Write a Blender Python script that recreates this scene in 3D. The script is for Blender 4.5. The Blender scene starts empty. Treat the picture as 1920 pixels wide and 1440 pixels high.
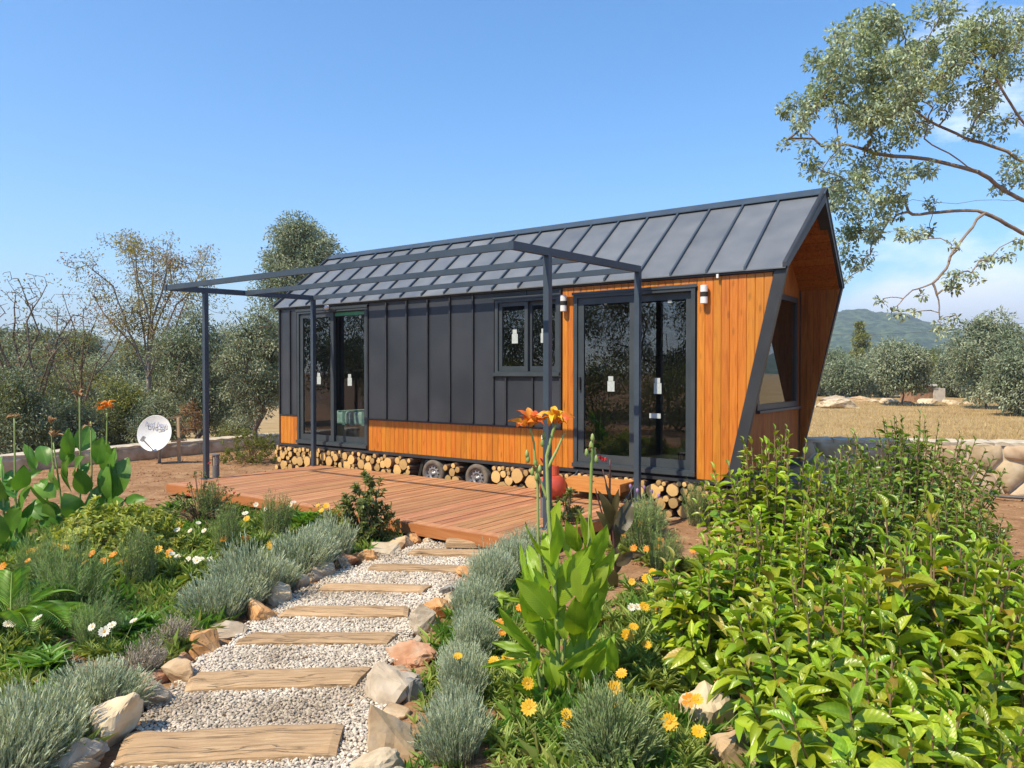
import bpy, bmesh, math, random
import numpy as np
from mathutils import Vector, Matrix, noise as mnoise

rng = np.random.default_rng(7)
random.seed(7)
SC = bpy.context.scene
COL = SC.collection
R = math.radians

# ------------------------------------------------------------------ camera, sky, sun, exposure
CAM_H = 1.722; FPX = 1422.6; PITCH = 0.0154
cam_d = bpy.data.cameras.new('camera'); cam = bpy.data.objects.new('camera', cam_d); COL.objects.link(cam)
cam.location = (0, 0, CAM_H); cam.rotation_euler = (math.pi/2 - PITCH, 0, 0)
cam_d.sensor_width = 36; cam_d.lens = 36*FPX/1920; cam_d.clip_start = 0.05; cam_d.clip_end = 9000
SC.camera = cam
SUN = np.array([-0.60, -0.50, 1.0]); SUN /= np.linalg.norm(SUN)
SUN_EL = math.asin(SUN[2]); SUN_AZ = math.atan2(SUN[0], SUN[1])
sd = bpy.data.lights.new('sun', 'SUN'); sun = bpy.data.objects.new('sun', sd); COL.objects.link(sun)
sd.energy = 3.75; sd.angle = R(0.55); sd.color = (1.0, 0.875, 0.67)
sun.rotation_euler = Vector(-SUN).to_track_quat('-Z', 'Y').to_euler(); sun.location = (-20, -15, 30)
W = bpy.data.worlds.new('World'); SC.world = W; W.use_nodes = True
def build_world():
    nt = W.node_tree; nd = nt.nodes; ln = nt.links; nd.clear()
    out = nd.new('ShaderNodeOutputWorld'); bg = nd.new('ShaderNodeBackground')
    sky = nd.new('ShaderNodeTexSky'); sky.sky_type = 'NISHITA'; sky.sun_disc = False
    sky.sun_elevation = SUN_EL; sky.sun_rotation = SUN_AZ; sky.altitude = 300
    sky.air_density = 0.9; sky.dust_density = 0.08; sky.ozone_density = 3.0
    tc = nd.new('ShaderNodeTexCoord')
    sep = nd.new('ShaderNodeSeparateXYZ'); ln.new(tc.outputs['Generated'], sep.inputs[0])
    mp = nd.new('ShaderNodeMapping'); mp.inputs['Scale'].default_value = (3.2, 3.2, 8.0); mp.inputs['Location'].default_value = (9.1, 4.3, 2.4)
    ln.new(tc.outputs['Generated'], mp.inputs[0])
    n1 = nd.new('ShaderNodeTexNoise'); n1.inputs['Scale'].default_value = 1.0; n1.inputs['Detail'].default_value = 9; n1.inputs['Roughness'].default_value = 0.56
    ln.new(mp.outputs[0], n1.inputs['Vector'])
    # fewer clouds with height: threshold rises with elevation
    th = nd.new('ShaderNodeMapRange'); th.inputs['From Min'].default_value = 0.02; th.inputs['From Max'].default_value = 0.30
    th.inputs['To Min'].default_value = 0.40; th.inputs['To Max'].default_value = 0.55
    ln.new(sep.outputs['Z'], th.inputs['Value'])
    east = nd.new('ShaderNodeMapRange'); east.inputs['From Min'].default_value = .20; east.inputs['From Max'].default_value = .44; east.inputs['To Min'].default_value = .22; east.inputs['To Max'].default_value = 0.0
    ln.new(sep.outputs['X'], east.inputs['Value'])
    tt = nd.new('ShaderNodeMath'); tt.operation = 'ADD'; ln.new(th.outputs[0], tt.inputs[0]); ln.new(east.outputs[0], tt.inputs[1])
    sub = nd.new('ShaderNodeMath'); sub.operation = 'SUBTRACT'; ln.new(n1.outputs['Fac'], sub.inputs[0]); ln.new(tt.outputs[0], sub.inputs[1])
    mul = nd.new('ShaderNodeMath'); mul.operation = 'MULTIPLY'; mul.use_clamp = True; mul.inputs[1].default_value = 7.0; ln.new(sub.outputs[0], mul.inputs[0])
    m2 = nd.new('ShaderNodeMath'); m2.operation = 'MULTIPLY'; m2.inputs[1].default_value = 0.85; ln.new(mul.outputs[0], m2.inputs[0])
    mix = nd.new('ShaderNodeMix'); mix.data_type = 'RGBA'
    ln.new(m2.outputs[0], mix.inputs['Factor']); ln.new(sky.outputs[0], mix.inputs['A']); mix.inputs['B'].default_value = (7.4, 7.5, 7.9, 1)
    hs = nd.new('ShaderNodeHueSaturation'); hs.inputs['Saturation'].default_value = 1.26; hs.inputs['Hue'].default_value = 0.497; ln.new(mix.outputs['Result'], hs.inputs['Color'])
    ln.new(hs.outputs[0], bg.inputs['Color']); bg.inputs['Strength'].default_value = 0.148
    ln.new(bg.outputs[0], out.inputs['Surface'])
build_world()
SC.view_settings.view_transform = 'Standard'; SC.view_settings.look = 'None'
SC.view_settings.exposure = 0.84; SC.view_settings.gamma = 1.0; SC.view_settings.use_curve_mapping = False
SC.cycles.max_bounces = 7; SC.cycles.diffuse_bounces = 3; SC.cycles.glossy_bounces = 3
SC.cycles.transmission_bounces = 5; SC.cycles.transparent_max_bounces = 10; SC.cycles.caustics_reflective = False; SC.cycles.caustics_refractive = False

# ------------------------------------------------------------------ survey helpers (photo measurements turned into places on the site)
def ray(x, y):
    dx, dz = (x-960)/FPX, -(y-720)/FPX; c, s = math.cos(PITCH), math.sin(PITCH)
    return np.array([dx, c+dz*s, -s+dz*c])
def G(x, y, z=0.0):
    d = ray(x, y); t = (z-CAM_H)/d[2]; return np.array([d[0]*t, d[1]*t, z])
def AT(x, y, Y):
    d = ray(x, y); t = Y/d[1]; return np.array([d[0]*t, Y, CAM_H+d[2]*t])
def m_per_px(Y): return Y/FPX

# ------------------------------------------------------------------ object helpers
def tag(o, label=None, cat=None, group=None, kind=None):
    if label: o['label'] = label
    if cat: o['category'] = cat
    if group: o['group'] = group
    if kind: o['kind'] = kind
    return o
def empty(name, loc=(0,0,0), rz=0.0, parent=None):
    o = bpy.data.objects.new(name, None); COL.objects.link(o); o.empty_display_size = .1
    o.location = loc; o.rotation_euler = (0, 0, rz)
    if parent: o.parent = parent
    return o
def link(name, me, parent=None, loc=None, rot=None, scale=None):
    o = bpy.data.objects.new(name, me); COL.objects.link(o)
    if parent is not None: o.parent = parent
    if loc is not None: o.location = loc
    if rot is not None: o.rotation_euler = rot
    if scale is not None: o.scale = scale
    return o
def copy_tree(o, parent=None):
    c = o.copy(); COL.objects.link(c); c.parent = parent
    for ch in list(o.children): copy_tree(ch, c)
    return c

class MB:
    """mesh buffer: collects numpy geometry, builds one mesh"""
    def __init__(s): s.V = []; s.F = []; s.M = []; s.n = 0; s.uv = None
    def add(s, V, F, m=0):
        V = np.asarray(V, float).reshape(-1, 3); F = np.asarray(F, int)
        s.V.append(V); s.F.append(F+s.n); s.M.append(np.full(len(F), m)); s.n += len(V); return s
    def box(s, x0, x1, y0, y1, z0, z1, m=0):
        V = [(x, y, z) for z in (z0, z1) for y in (y0, y1) for x in (x0, x1)]
        s.add(V, [(0,2,3,1),(4,5,7,6),(0,1,5,4),(2,6,7,3),(0,4,6,2),(1,3,7,5)], m); return s
    def hexa(s, P, m=0):   # 8 points, bottom quad ccw then top quad ccw
        s.add(P, [(0,3,2,1),(4,5,6,7),(0,1,5,4),(1,2,6,5),(2,3,7,6),(3,0,4,7)], m); return s
    def prism(s, poly, axis_vec, m=0):   # planar polygon extruded along a vector
        P = np.asarray(poly, float); n = len(P); A = np.asarray(axis_vec, float)
        s.add(np.vstack([P, P+A]), [(i, (i+1) % n, n+(i+1) % n, n+i) for i in range(n)], m)
        base = s.n-2*n
        for k in range(1, n-1):
            s.F.append(np.array([[base, base+k+1, base+k]])); s.M.append(np.array([m]))
            s.F.append(np.array([[base+n, base+n+k, base+n+k+1]])); s.M.append(np.array([m]))
        return s
    def bar(s, a, b, w, h=None, m=0, up=(0,0,1)):
        a = np.asarray(a, float); b = np.asarray(b, float); h = h or w
        d = (b-a)/np.linalg.norm(b-a); up = np.asarray(up, float)
        if abs(d@up) > .95: up = np.array([0, 1., 0])
        sd_ = np.cross(d, up); sd_ /= np.linalg.norm(sd_); u = np.cross(sd_, d)
        q = [(-1,-1),(1,-1),(1,1),(-1,1)]
        P = [a+sd_*w/2*i+u*h/2*j for i, j in q]+[b+sd_*w/2*i+u*h/2*j for i, j in q]
        s.hexa(P, m); return s
    def tube(s, pts, rad, n=6, m=0, cap=True):
        P = np.asarray(pts, float); k = len(P); rad = np.broadcast_to(np.asarray(rad, float), (k,))
        T = np.gradient(P, axis=0); T /= np.linalg.norm(T, axis=1)[:, None]+1e-9
        up = np.array([0.13, 0.21, 0.97]) if abs(T[0][2]) < .9 else np.array([0.97, .2, .1])
        S = np.cross(T, up); S /= np.linalg.norm(S, axis=1)[:, None]+1e-9; U = np.cross(S, T)
        a = np.arange(n)/n*2*np.pi
        V = P[:, None]+rad[:, None, None]*(np.cos(a)[None, :, None]*S[:, None]+np.sin(a)[None, :, None]*U[:, None])
        F = [(i*n+j, i*n+(j+1) % n, (i+1)*n+(j+1) % n, (i+1)*n+j) for i in range(k-1) for j in range(n)]
        s.add(V.reshape(-1, 3), F, m)
        if cap:
            b0 = s.n-k*n
            for e in (0, k-1):
                c = list(range(b0+e*n, b0+e*n+n)); c = c[::-1] if e == 0 else c
                for q in range(1, n-1): s.F.append(np.array([[c[0], c[q], c[q+1]]])); s.M.append(np.array([m]))
        return s
    def lathe(s, prof, n=24, m=0, o=(0,0,0), axis='z'):
        k = len(prof); a = np.arange(n)/n*2*np.pi
        V = np.array([[(r*math.cos(t), r*math.sin(t), z) for t in a] for r, z in prof]).reshape(-1, 3)
        if axis == 'y': V = V[:, [0, 2, 1]]
        F = [(i*n+j, i*n+(j+1) % n, (i+1)*n+(j+1) % n, (i+1)*n+j) for i in range(k-1) for j in range(n)]
        s.add(V+np.array(o), F, m); return s
    def mesh(s, name, mats, smooth=False):
        me = bpy.data.meshes.new(name)
        if s.n == 0: return me
        V = np.vstack(s.V); me.vertices.add(len(V)); me.vertices.foreach_set('co', V.astype(np.float32).ravel())
        loops = np.concatenate([f.ravel() for f in s.F]); tot = np.concatenate([np.full(len(f), f.shape[1]) for f in s.F])
        st = np.concatenate([[0], np.cumsum(tot)[:-1]])
        me.loops.add(len(loops)); me.loops.foreach_set('vertex_index', loops.astype(np.int32))
        me.polygons.add(len(tot)); me.polygons.foreach_set('loop_start', st.astype(np.int32)); me.polygons.foreach_set('loop_total', tot.astype(np.int32))
        for mt in (mats if isinstance(mats, (list, tuple)) else [mats]): me.materials.append(mt)
        me.polygons.foreach_set('material_index', np.concatenate(s.M).astype(np.int32))
        me.polygons.foreach_set('use_smooth', np.full(len(tot), bool(smooth)))
        if s.uv is not None:
            ul = me.uv_layers.new(name='UVMap'); ul.data.foreach_set('uv', np.asarray(s.uv, np.float32)[loops].ravel())
        me.update(calc_edges=True); return me
    def build(s, name, mats, parent=None, smooth=False, loc=None, rot=None):
        return link(name, s.mesh(name, mats, smooth), parent, loc, rot)

# ------------------------------------------------------------------ materials
def pmat(name, cols, scale=(1,1,1), nscale=4.0, detail=6, rough=.6, bump=0.0, bdist=.01, island=0.0, objrand=0.0,
         hue=0.0, transl=0.0, tcol=None, metal=0.0, spec=.5, coat=0.0, contrast=(.35,.65), bscale=None, coords='Object', distort=0.0, rrange=0.0):
    m = bpy.data.materials.new(name); m.use_nodes = True; nt = m.node_tree; nd = nt.nodes; ln = nt.links
    p = nd['Principled BSDF']; out = nd['Material Output']
    tc = nd.new('ShaderNodeTexCoord'); oi = nd.new('ShaderNodeObjectInfo')
    mp = nd.new('ShaderNodeMapping'); mp.inputs['Scale'].default_value = scale
    ln.new(tc.outputs[coords], mp.inputs['Vector'])
    off = nd.new('ShaderNodeMath'); off.operation = 'MULTIPLY'; off.inputs[1].default_value = 41.7; ln.new(oi.outputs['Random'], off.inputs[0])
    ad = nd.new('ShaderNodeVectorMath'); ad.operation = 'ADD'; ln.new(mp.outputs[0], ad.inputs[0]); ln.new(off.outputs[0], ad.inputs[1])
    nz = nd.new('ShaderNodeTexNoise'); nz.inputs['Scale'].default_value = nscale; nz.inputs['Detail'].default_value = detail; nz.inputs['Distortion'].default_value = distort
    ln.new(ad.outputs[0], nz.inputs['Vector'])
    cr = nd.new('ShaderNodeValToRGB'); e = cr.color_ramp.elements
    lo, hi = contrast
    e[0].position = lo; e[1].position = hi; e[0].color = (*cols[0], 1); e[1].color = (*cols[-1], 1)
    for i, c in enumerate(cols[1:-1]):
        x = e.new(lo+(hi-lo)*(i+1)/(len(cols)-1)); x.color = (*c, 1)
    ln.new(nz.outputs['Fac'], cr.inputs[0]); col = cr.outputs[0]
    if island or objrand or hue:
        geo = nd.new('ShaderNodeNewGeometry')
        src = geo.outputs['Random Per Island'] if island else oi.outputs['Random']
        amt = island or objrand
        mr = nd.new('ShaderNodeMapRange'); mr.inputs['To Min'].default_value = 1-amt; mr.inputs['To Max'].default_value = 1+amt; ln.new(src, mr.inputs['Value'])
        hs = nd.new('ShaderNodeHueSaturation'); ln.new(mr.outputs[0], hs.inputs['Value']); ln.new(col, hs.inputs['Color'])
        if hue:
            w = nd.new('ShaderNodeTexWhiteNoise'); w.noise_dimensions = '1D'; ln.new(src, w.inputs['W'])
            mh = nd.new('ShaderNodeMapRange'); mh.inputs['To Min'].default_value = .5-hue; mh.inputs['To Max'].default_value = .5+hue
            ln.new(w.outputs['Value'], mh.inputs['Value']); ln.new(mh.outputs[0], hs.inputs['Hue'])
        col = hs.outputs[0]
    ln.new(col, p.inputs['Base Color']); p.inputs['Roughness'].default_value = rough; p.inputs['Metallic'].default_value = metal
    p.inputs['Specular IOR Level'].default_value = spec
    if coat: p.inputs['Coat Weight'].default_value = coat; p.inputs['Coat Roughness'].default_value = .25
    if rrange:
        r2 = nd.new('ShaderNodeMapRange'); r2.inputs['To Min'].default_value = rough-rrange; r2.inputs['To Max'].default_value = rough+rrange
        ln.new(nz.outputs['Fac'], r2.inputs['Value']); ln.new(r2.outputs[0], p.inputs['Roughness'])
    if bump:
        bn = nz
        if bscale:
            bn = nd.new('ShaderNodeTexNoise'); bn.inputs['Scale'].default_value = bscale; bn.inputs['Detail'].default_value = 8; ln.new(ad.outputs[0], bn.inputs['Vector'])
        b = nd.new('ShaderNodeBump'); b.inputs['Strength'].default_value = bump; b.inputs['Distance'].default_value = bdist
        ln.new(bn.outputs['Fac'], b.inputs['Height']); ln.new(b.outputs[0], p.inputs['Normal'])
    if transl:
        t = nd.new('ShaderNodeBsdfTranslucent'); mx = nd.new('ShaderNodeMixShader'); mx.inputs[0].default_value = transl
        if tcol:
            mm = nd.new('ShaderNodeMix'); mm.data_type = 'RGBA'; mm.blend_type = 'MULTIPLY'; mm.inputs['Factor'].default_value = 1
            ln.new(col, mm.inputs['A']); mm.inputs['B'].default_value = (*tcol, 1); ln.new(mm.outputs['Result'], t.inputs['Color'])
        else: ln.new(col, t.inputs['Color'])
        ln.new(p.outputs[0], mx.inputs[1]); ln.new(t.outputs[0], mx.inputs[2]); ln.new(mx.outputs[0], out.inputs['Surface'])
    return m
def veins(m, nside=9, mid=(1.3, 1.25, 1.4), amt=.05):
    nt = m.node_tree; nd = nt.nodes; ln = nt.links; p = nd['Principled BSDF']
    uv = nd.new('ShaderNodeUVMap'); sp = nd.new('ShaderNodeSeparateXYZ'); ln.new(uv.outputs[0], sp.inputs[0])
    def mth(op, a, b=None, clamp=False):
        n = nd.new('ShaderNodeMath'); n.operation = op; n.use_clamp = clamp
        for k, v in enumerate((a, b)):
            if v is None: continue
            if isinstance(v, (int, float)): n.inputs[k].default_value = v
            else: ln.new(v, n.inputs[k])
        return n.outputs[0]
    au = mth('ABSOLUTE', mth('SUBTRACT', sp.outputs['X'], .5))
    midm = mth('SUBTRACT', 1.0, mth('DIVIDE', au, .045), True)
    ph = mth('MULTIPLY', mth('SUBTRACT', sp.outputs['Y'], mth('MULTIPLY', au, .55)), nside*6.283)
    side = mth('MULTIPLY', mth('SINE', ph), amt)
    old = p.inputs['Base Color'].links[0].from_socket
    hs = nd.new('ShaderNodeHueSaturation'); ln.new(old, hs.inputs['Color']); ln.new(mth('ADD', 1.0, side), hs.inputs['Value'])
    mx = nd.new('ShaderNodeMix'); mx.data_type = 'RGBA'; mx.blend_type = 'MULTIPLY'; ln.new(midm, mx.inputs['Factor']); ln.new(hs.outputs[0], mx.inputs['A']); mx.inputs['B'].default_value = (*mid, 1)
    ln.new(mx.outputs['Result'], p.inputs['Base Color'])
    b = nd.new('ShaderNodeBump'); b.inputs['Strength'].default_value = .15; b.inputs['Distance'].default_value = .003
    ln.new(mth('SUBTRACT', mth('SINE', ph), mth('MULTIPLY', midm, 3.0)), b.inputs['Height']); ln.new(b.outputs[0], p.inputs['Normal']); return m
def leafmat(name, c0, c1, rough=.45, island=.35, hue=.015, transl=.3, spec=.5, objrand=0.0):
    return pmat(name, [c0, c1], nscale=3.0, detail=3, rough=rough, island=0 if objrand else island, objrand=objrand, hue=hue, transl=transl, tcol=(1.6, 1.5, .7), spec=spec)

M = {}
def mats():
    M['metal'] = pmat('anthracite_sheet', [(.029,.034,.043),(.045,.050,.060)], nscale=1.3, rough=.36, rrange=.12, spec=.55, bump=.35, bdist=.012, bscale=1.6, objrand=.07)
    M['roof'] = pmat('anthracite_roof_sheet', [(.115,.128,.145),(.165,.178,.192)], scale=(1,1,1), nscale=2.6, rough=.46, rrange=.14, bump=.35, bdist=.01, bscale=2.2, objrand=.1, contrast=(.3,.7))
    M['steel'] = pmat('painted_steel', [(.040,.058,.080),(.055,.075,.098)], nscale=3, rough=.42, bump=.04)
    M['trim'] = pmat('dark_trim', [(.028,.030,.034),(.04,.042,.046)], nscale=4, rough=.45)
    M['frame'] = pmat('window_profile', [(.040,.052,.060),(.055,.066,.074)], nscale=3, rough=.38)
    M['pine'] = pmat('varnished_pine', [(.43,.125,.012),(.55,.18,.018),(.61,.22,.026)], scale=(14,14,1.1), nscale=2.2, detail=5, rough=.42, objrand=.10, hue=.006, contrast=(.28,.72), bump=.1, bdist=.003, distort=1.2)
    M['pine_dark'] = pmat('pine_gable_stain', [(.19,.06,.012),(.27,.088,.015),(.31,.11,.02)], scale=(14,14,1.1), nscale=2.2, detail=5, rough=.6, spec=.2, objrand=.10, hue=.006, distort=1.2)  # same pine; shade of the gable recess is put into its colour
    M['deck'] = pmat('deck_board', [(.33,.138,.058),(.46,.215,.095),(.55,.285,.14)], scale=(12,1.0,12), nscale=2.0, detail=6, rough=.6, objrand=.16, hue=.008, contrast=(.25,.75), bump=.15, bdist=.004, distort=.8)
    M['fascia'] = pmat('deck_fascia', [(.36,.13,.04),(.49,.20,.07)], scale=(1,12,12), nscale=1.6, rough=.5, objrand=.1, distort=1)
    M['step_wood'] = pmat('step_wood', [(.50,.19,.04),(.62,.27,.075)], scale=(1.2,12,12), nscale=2, rough=.5, objrand=.1, distort=1)
    M['bark'] = pmat('log_bark', [(.10,.055,.03),(.24,.13,.07)], nscale=16, rough=.9, bump=.6, bdist=.01, objrand=.3)
    M['tyre'] = pmat('tyre_rubber', [(.09,.075,.06),(.19,.155,.12)], nscale=9, rough=.85, bump=.2)
    M['rim'] = pmat('steel_rim', [(.30,.29,.29),(.42,.41,.40)], nscale=8, rough=.4, metal=.6)
    M['black'] = pmat('dark_underside', [(.015,.013,.012),(.03,.026,.022)], nscale=5, rough=.8)
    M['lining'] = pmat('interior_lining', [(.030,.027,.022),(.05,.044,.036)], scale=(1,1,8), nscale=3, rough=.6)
    M['white'] = pmat('white_plastic', [(.74,.73,.70),(.82,.81,.79)], nscale=6, rough=.4)
    M['sticker'] = pmat('paper_sticker', [(.40,.46,.44),(.50,.55,.53)], nscale=30, rough=.6)
    M['green_tape'] = pmat('green_tape', [(.05,.25,.12),(.08,.33,.17)], nscale=8, rough=.5)
    M['mint'] = pmat('mint_fabric', [(.38,.55,.48),(.50,.66,.58)], nscale=20, rough=.8, bump=.2)
    M['mint2'] = pmat('mint_strap', [(.14,.28,.26),(.2,.35,.32)], nscale=20, rough=.7)
    M['red'] = pmat('red_enamel', [(.50,.07,.035),(.62,.11,.05)], nscale=4, rough=.35)
    M['grey_plastic'] = pmat('grey_plastic', [(.11,.115,.12),(.15,.155,.16)], nscale=4, rough=.5)
    M['dish'] = pmat('dish_enamel', [(.68,.69,.68),(.78,.78,.76)], nscale=3, rough=.35, rrange=.1)
    M['ink'] = pmat('blue_grey_print', [(.16,.19,.32),(.26,.28,.42)], nscale=14, rough=.5)
    M['galv'] = pmat('galvanised', [(.35,.36,.36),(.48,.48,.47)], nscale=10, rough=.45, metal=.5)
    M['stake'] = pmat('raw_stake', [(.40,.27,.15),(.56,.40,.25)], scale=(8,8,1), nscale=4, rough=.8)
    M['pipe'] = pmat('black_pipe', [(.05,.05,.05),(.11,.105,.10)], nscale=9, rough=.5)
    M['soil'] = None
    M['pebble'] = pmat('limestone_pebble', [(.38,.31,.225),(.54,.465,.365),(.63,.56,.46)], nscale=1.9, detail=9, rough=.85, island=.33, hue=.012)
    M['sleeper'] = pmat('weathered_sleeper', [(.31,.19,.095),(.45,.29,.15),(.54,.38,.215)], scale=(1.5,16,16), nscale=2.1, detail=9, rough=.85, bump=.55, bdist=.012, objrand=.10, contrast=(.25,.75), distort=1.6)
    M['lav'] = leafmat('lavender_leaf', (.36,.43,.30), (.50,.56,.41), rough=.7, island=.3, transl=.2, spec=.2)
    M['lavstem'] = pmat('lavender_stem', [(.18,.17,.10),(.25,.23,.14)], rough=.8)
    M['lavdry'] = leafmat('dry_lavender', (.36,.29,.23), (.50,.43,.36), rough=.8, island=.3, transl=.15, spec=.2)
    M['glav'] = leafmat('green_lavender_leaf', (.22,.30,.13), (.33,.41,.19), rough=.65, island=.3, transl=.22, spec=.25)
    M['rose'] = leafmat('rosemary_leaf', (.14,.23,.055), (.24,.34,.10), rough=.6, island=.35, transl=.22, spec=.3)
    M['fern'] = leafmat('ferny_leaf', (.17,.28,.09), (.26,.38,.13), rough=.6, island=.3, transl=.3, spec=.3)
    M['var'] = leafmat('variegated_leaf', (.28,.35,.045), (.50,.52,.13), rough=.45, island=.35, transl=.3)
    M['pitt'] = leafmat('olive_green_leaf', (.11,.14,.035), (.22,.25,.075), rough=.4, island=.4, transl=.25)
    M['gaz'] = leafmat('gazania_leaf', (.21,.30,.06), (.36,.43,.11), rough=.55, island=.35, transl=.25)
    M['bright'] = leafmat('bright_green_leaf', (.10,.23,.03), (.20,.36,.055), rough=.45, island=.3, transl=.3)
    M['shrub'] = leafmat('glossy_shrub_leaf', (.21,.32,.02), (.35,.46,.035), rough=.32, transl=.30, objrand=.40, hue=.03, spec=.5)
    M['shrubj'] = leafmat('glossy_shrub_leaf_inner', (.21,.32,.02), (.35,.46,.035), rough=.3, transl=.30, island=.33, hue=.022, spec=.55)
    M['shrubd'] = leafmat('deep_green_shrub_leaf', (.12,.22,.025), (.24,.34,.05), rough=.35, transl=.28, objrand=.3, hue=.015)
    M['shrubdj'] = leafmat('deep_green_shrub_leaf_inner', (.12,.22,.025), (.24,.34,.05), rough=.35, transl=.28, island=.3, hue=.015)
    M['twig'] = pmat('twig', [(.16,.10,.055),(.28,.18,.10)], nscale=20, rough=.8)
    M['canna'] = leafmat('canna_leaf', (.23,.37,.022), (.33,.48,.04), rough=.38, transl=.38, objrand=.18, hue=.012)
    M['cannad'] = leafmat('canna_leaf_deep', (.09,.23,.028), (.16,.33,.045), rough=.36, transl=.3, objrand=.2, hue=.01)
    M['cannastem'] = pmat('canna_stem', [(.20,.30,.07),(.33,.40,.14)], scale=(1,1,.3), nscale=8, rough=.5)
    M['bronze'] = leafmat('bronze_canna_leaf', (.075,.06,.03), (.17,.14,.055), rough=.4, transl=.25, objrand=.25, hue=.02)
    M['bronzestem'] = pmat('bronze_stem', [(.055,.02,.02),(.10,.04,.035)], nscale=8, rough=.5)
    M['petal_o'] = pmat('orange_petal', [(.70,.09,.015),(.80,.22,.02),(.84,.42,.04)], nscale=9, detail=4, rough=.5, transl=.3, objrand=.1)
    M['petal_y'] = pmat('yellow_petal', [(.80,.42,.01),(.85,.55,.02)], nscale=9, rough=.5, transl=.25, objrand=.08)
    M['petal_go'] = pmat('gazania_orange_petal', [(.78,.24,.01),(.84,.36,.015)], nscale=9, rough=.5, transl=.25, objrand=.1)
    M['petal_w'] = pmat('white_petal', [(.74,.70,.55),(.80,.78,.66)], nscale=9, rough=.5, transl=.2)
    M['petal_r'] = pmat('red_petal', [(.58,.012,.02),(.70,.05,.05)], nscale=9, rough=.5, transl=.2)
    M['petal_v'] = pmat('violet_petal', [(.36,.20,.44),(.48,.32,.55)], nscale=9, rough=.6, transl=.2)
    M['disc'] = pmat('flower_disc', [(.55,.27,.015),(.66,.36,.03)], nscale=30, rough=.7)
    M['spent'] = pmat('spent_flower', [(.30,.15,.06),(.48,.29,.14)], nscale=9, rough=.8, transl=.2)
    M['olive'] = leafmat('olive_leaf', (.23,.27,.17), (.38,.42,.29), rough=.55, island=.45, transl=.15, spec=.35)
    M['olive2'] = leafmat('olive_leaf_dark', (.15,.19,.11), (.27,.32,.20), rough=.55, island=.45, transl=.15, spec=.35)
    M['oak'] = leafmat('tree_leaf', (.25,.32,.20), (.42,.48,.33), rough=.42, island=.45, hue=.02, transl=.25, spec=.45)
    M['yel'] = leafmat('yellowing_leaf', (.24,.22,.05), (.36,.30,.08), rough=.6, island=.35, transl=.3)
    M['yg'] = leafmat('yellow_green_leaf', (.16,.19,.045), (.28,.29,.08), rough=.6, island=.4, transl=.25)
    M['dryleaf'] = leafmat('dry_brown_leaf', (.22,.12,.06), (.36,.21,.11), rough=.8, island=.35, transl=.2, spec=.2)
    M['trunk'] = pmat('tree_bark', [(.10,.075,.055),(.22,.165,.12)], scale=(6,6,1.5), nscale=4, rough=.9, bump=.5, bdist=.02)
    M['trunk_o'] = pmat('orange_grey_bark', [(.17,.13,.10),(.28,.19,.12),(.27,.22,.17)], scale=(3,3,3), nscale=2.5, rough=.9, bump=.5, bdist=.02)
    M['trunk_p'] = pmat('pale_bark', [(.20,.165,.135),(.31,.26,.21)], scale=(4,4,1), nscale=4, rough=.9)
    M['wallstone'] = pmat('limestone_block', [(.33,.23,.125),(.48,.36,.225),(.57,.47,.33)], nscale=5, rough=.9, bump=.5, bdist=.02, objrand=.14, hue=.012, contrast=(.3,.7))
    M['mortar'] = pmat('wall_mortar', [(.46,.39,.28),(.60,.53,.41)], nscale=9, rough=.95, bump=.5, bdist=.02)
    M['brickhut'] = pmat('hut_render', [(.28,.15,.085),(.38,.22,.13)], nscale=6, rough=.9)
    M['hutwall'] = pmat('hut_wall', [(.50,.43,.34),(.60,.54,.44)], nscale=3, rough=.9)
    M['tile'] = pmat('roof_tile', [(.30,.14,.09),(.42,.22,.15)], nscale=3, rough=.9)
    M['whitewall'] = pmat('white_wall', [(.55,.53,.49),(.66,.64,.60)], nscale=3, rough=.9)
    M['wire'] = pmat('wire', [(.05,.05,.05),(.07,.07,.07)], rough=.6)
    st = lambda n, a, b, c: pmat(n, [a, b, c], nscale=7, detail=9, rough=.88, bump=.7, bdist=.02, objrand=.1, contrast=(.3,.7))
    M['st_orange'] = st('orange_stone', (.40,.19,.07), (.56,.29,.11), (.62,.38,.19))
    M['st_cream'] = st('cream_stone', (.40,.30,.18), (.57,.45,.29), (.64,.54,.385))
    M['st_grey'] = st('grey_stone', (.30,.23,.155), (.44,.355,.255), (.52,.44,.335))
    M['st_tan'] = st('tan_stone', (.34,.22,.12), (.50,.35,.20), (.56,.44,.30))
    M['st_red'] = st('reddish_stone', (.30,.13,.07), (.46,.24,.13), (.50,.38,.27))
    M['st_dark'] = st('dark_grey_stone', (.13,.125,.12), (.24,.225,.20), (.33,.31,.27))
mats()
M['shrub_old'] = leafmat('old_shrub_leaf', (.30,.27,.03), (.46,.36,.06), rough=.4, transl=.3, objrand=.3, hue=.03)
for k_ in ('shrub', 'shrubd', 'shrub_old'): veins(M[k_], 8)
for k_ in ('canna', 'cannad', 'bronze'): veins(M[k_], 18, amt=.05)

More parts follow.
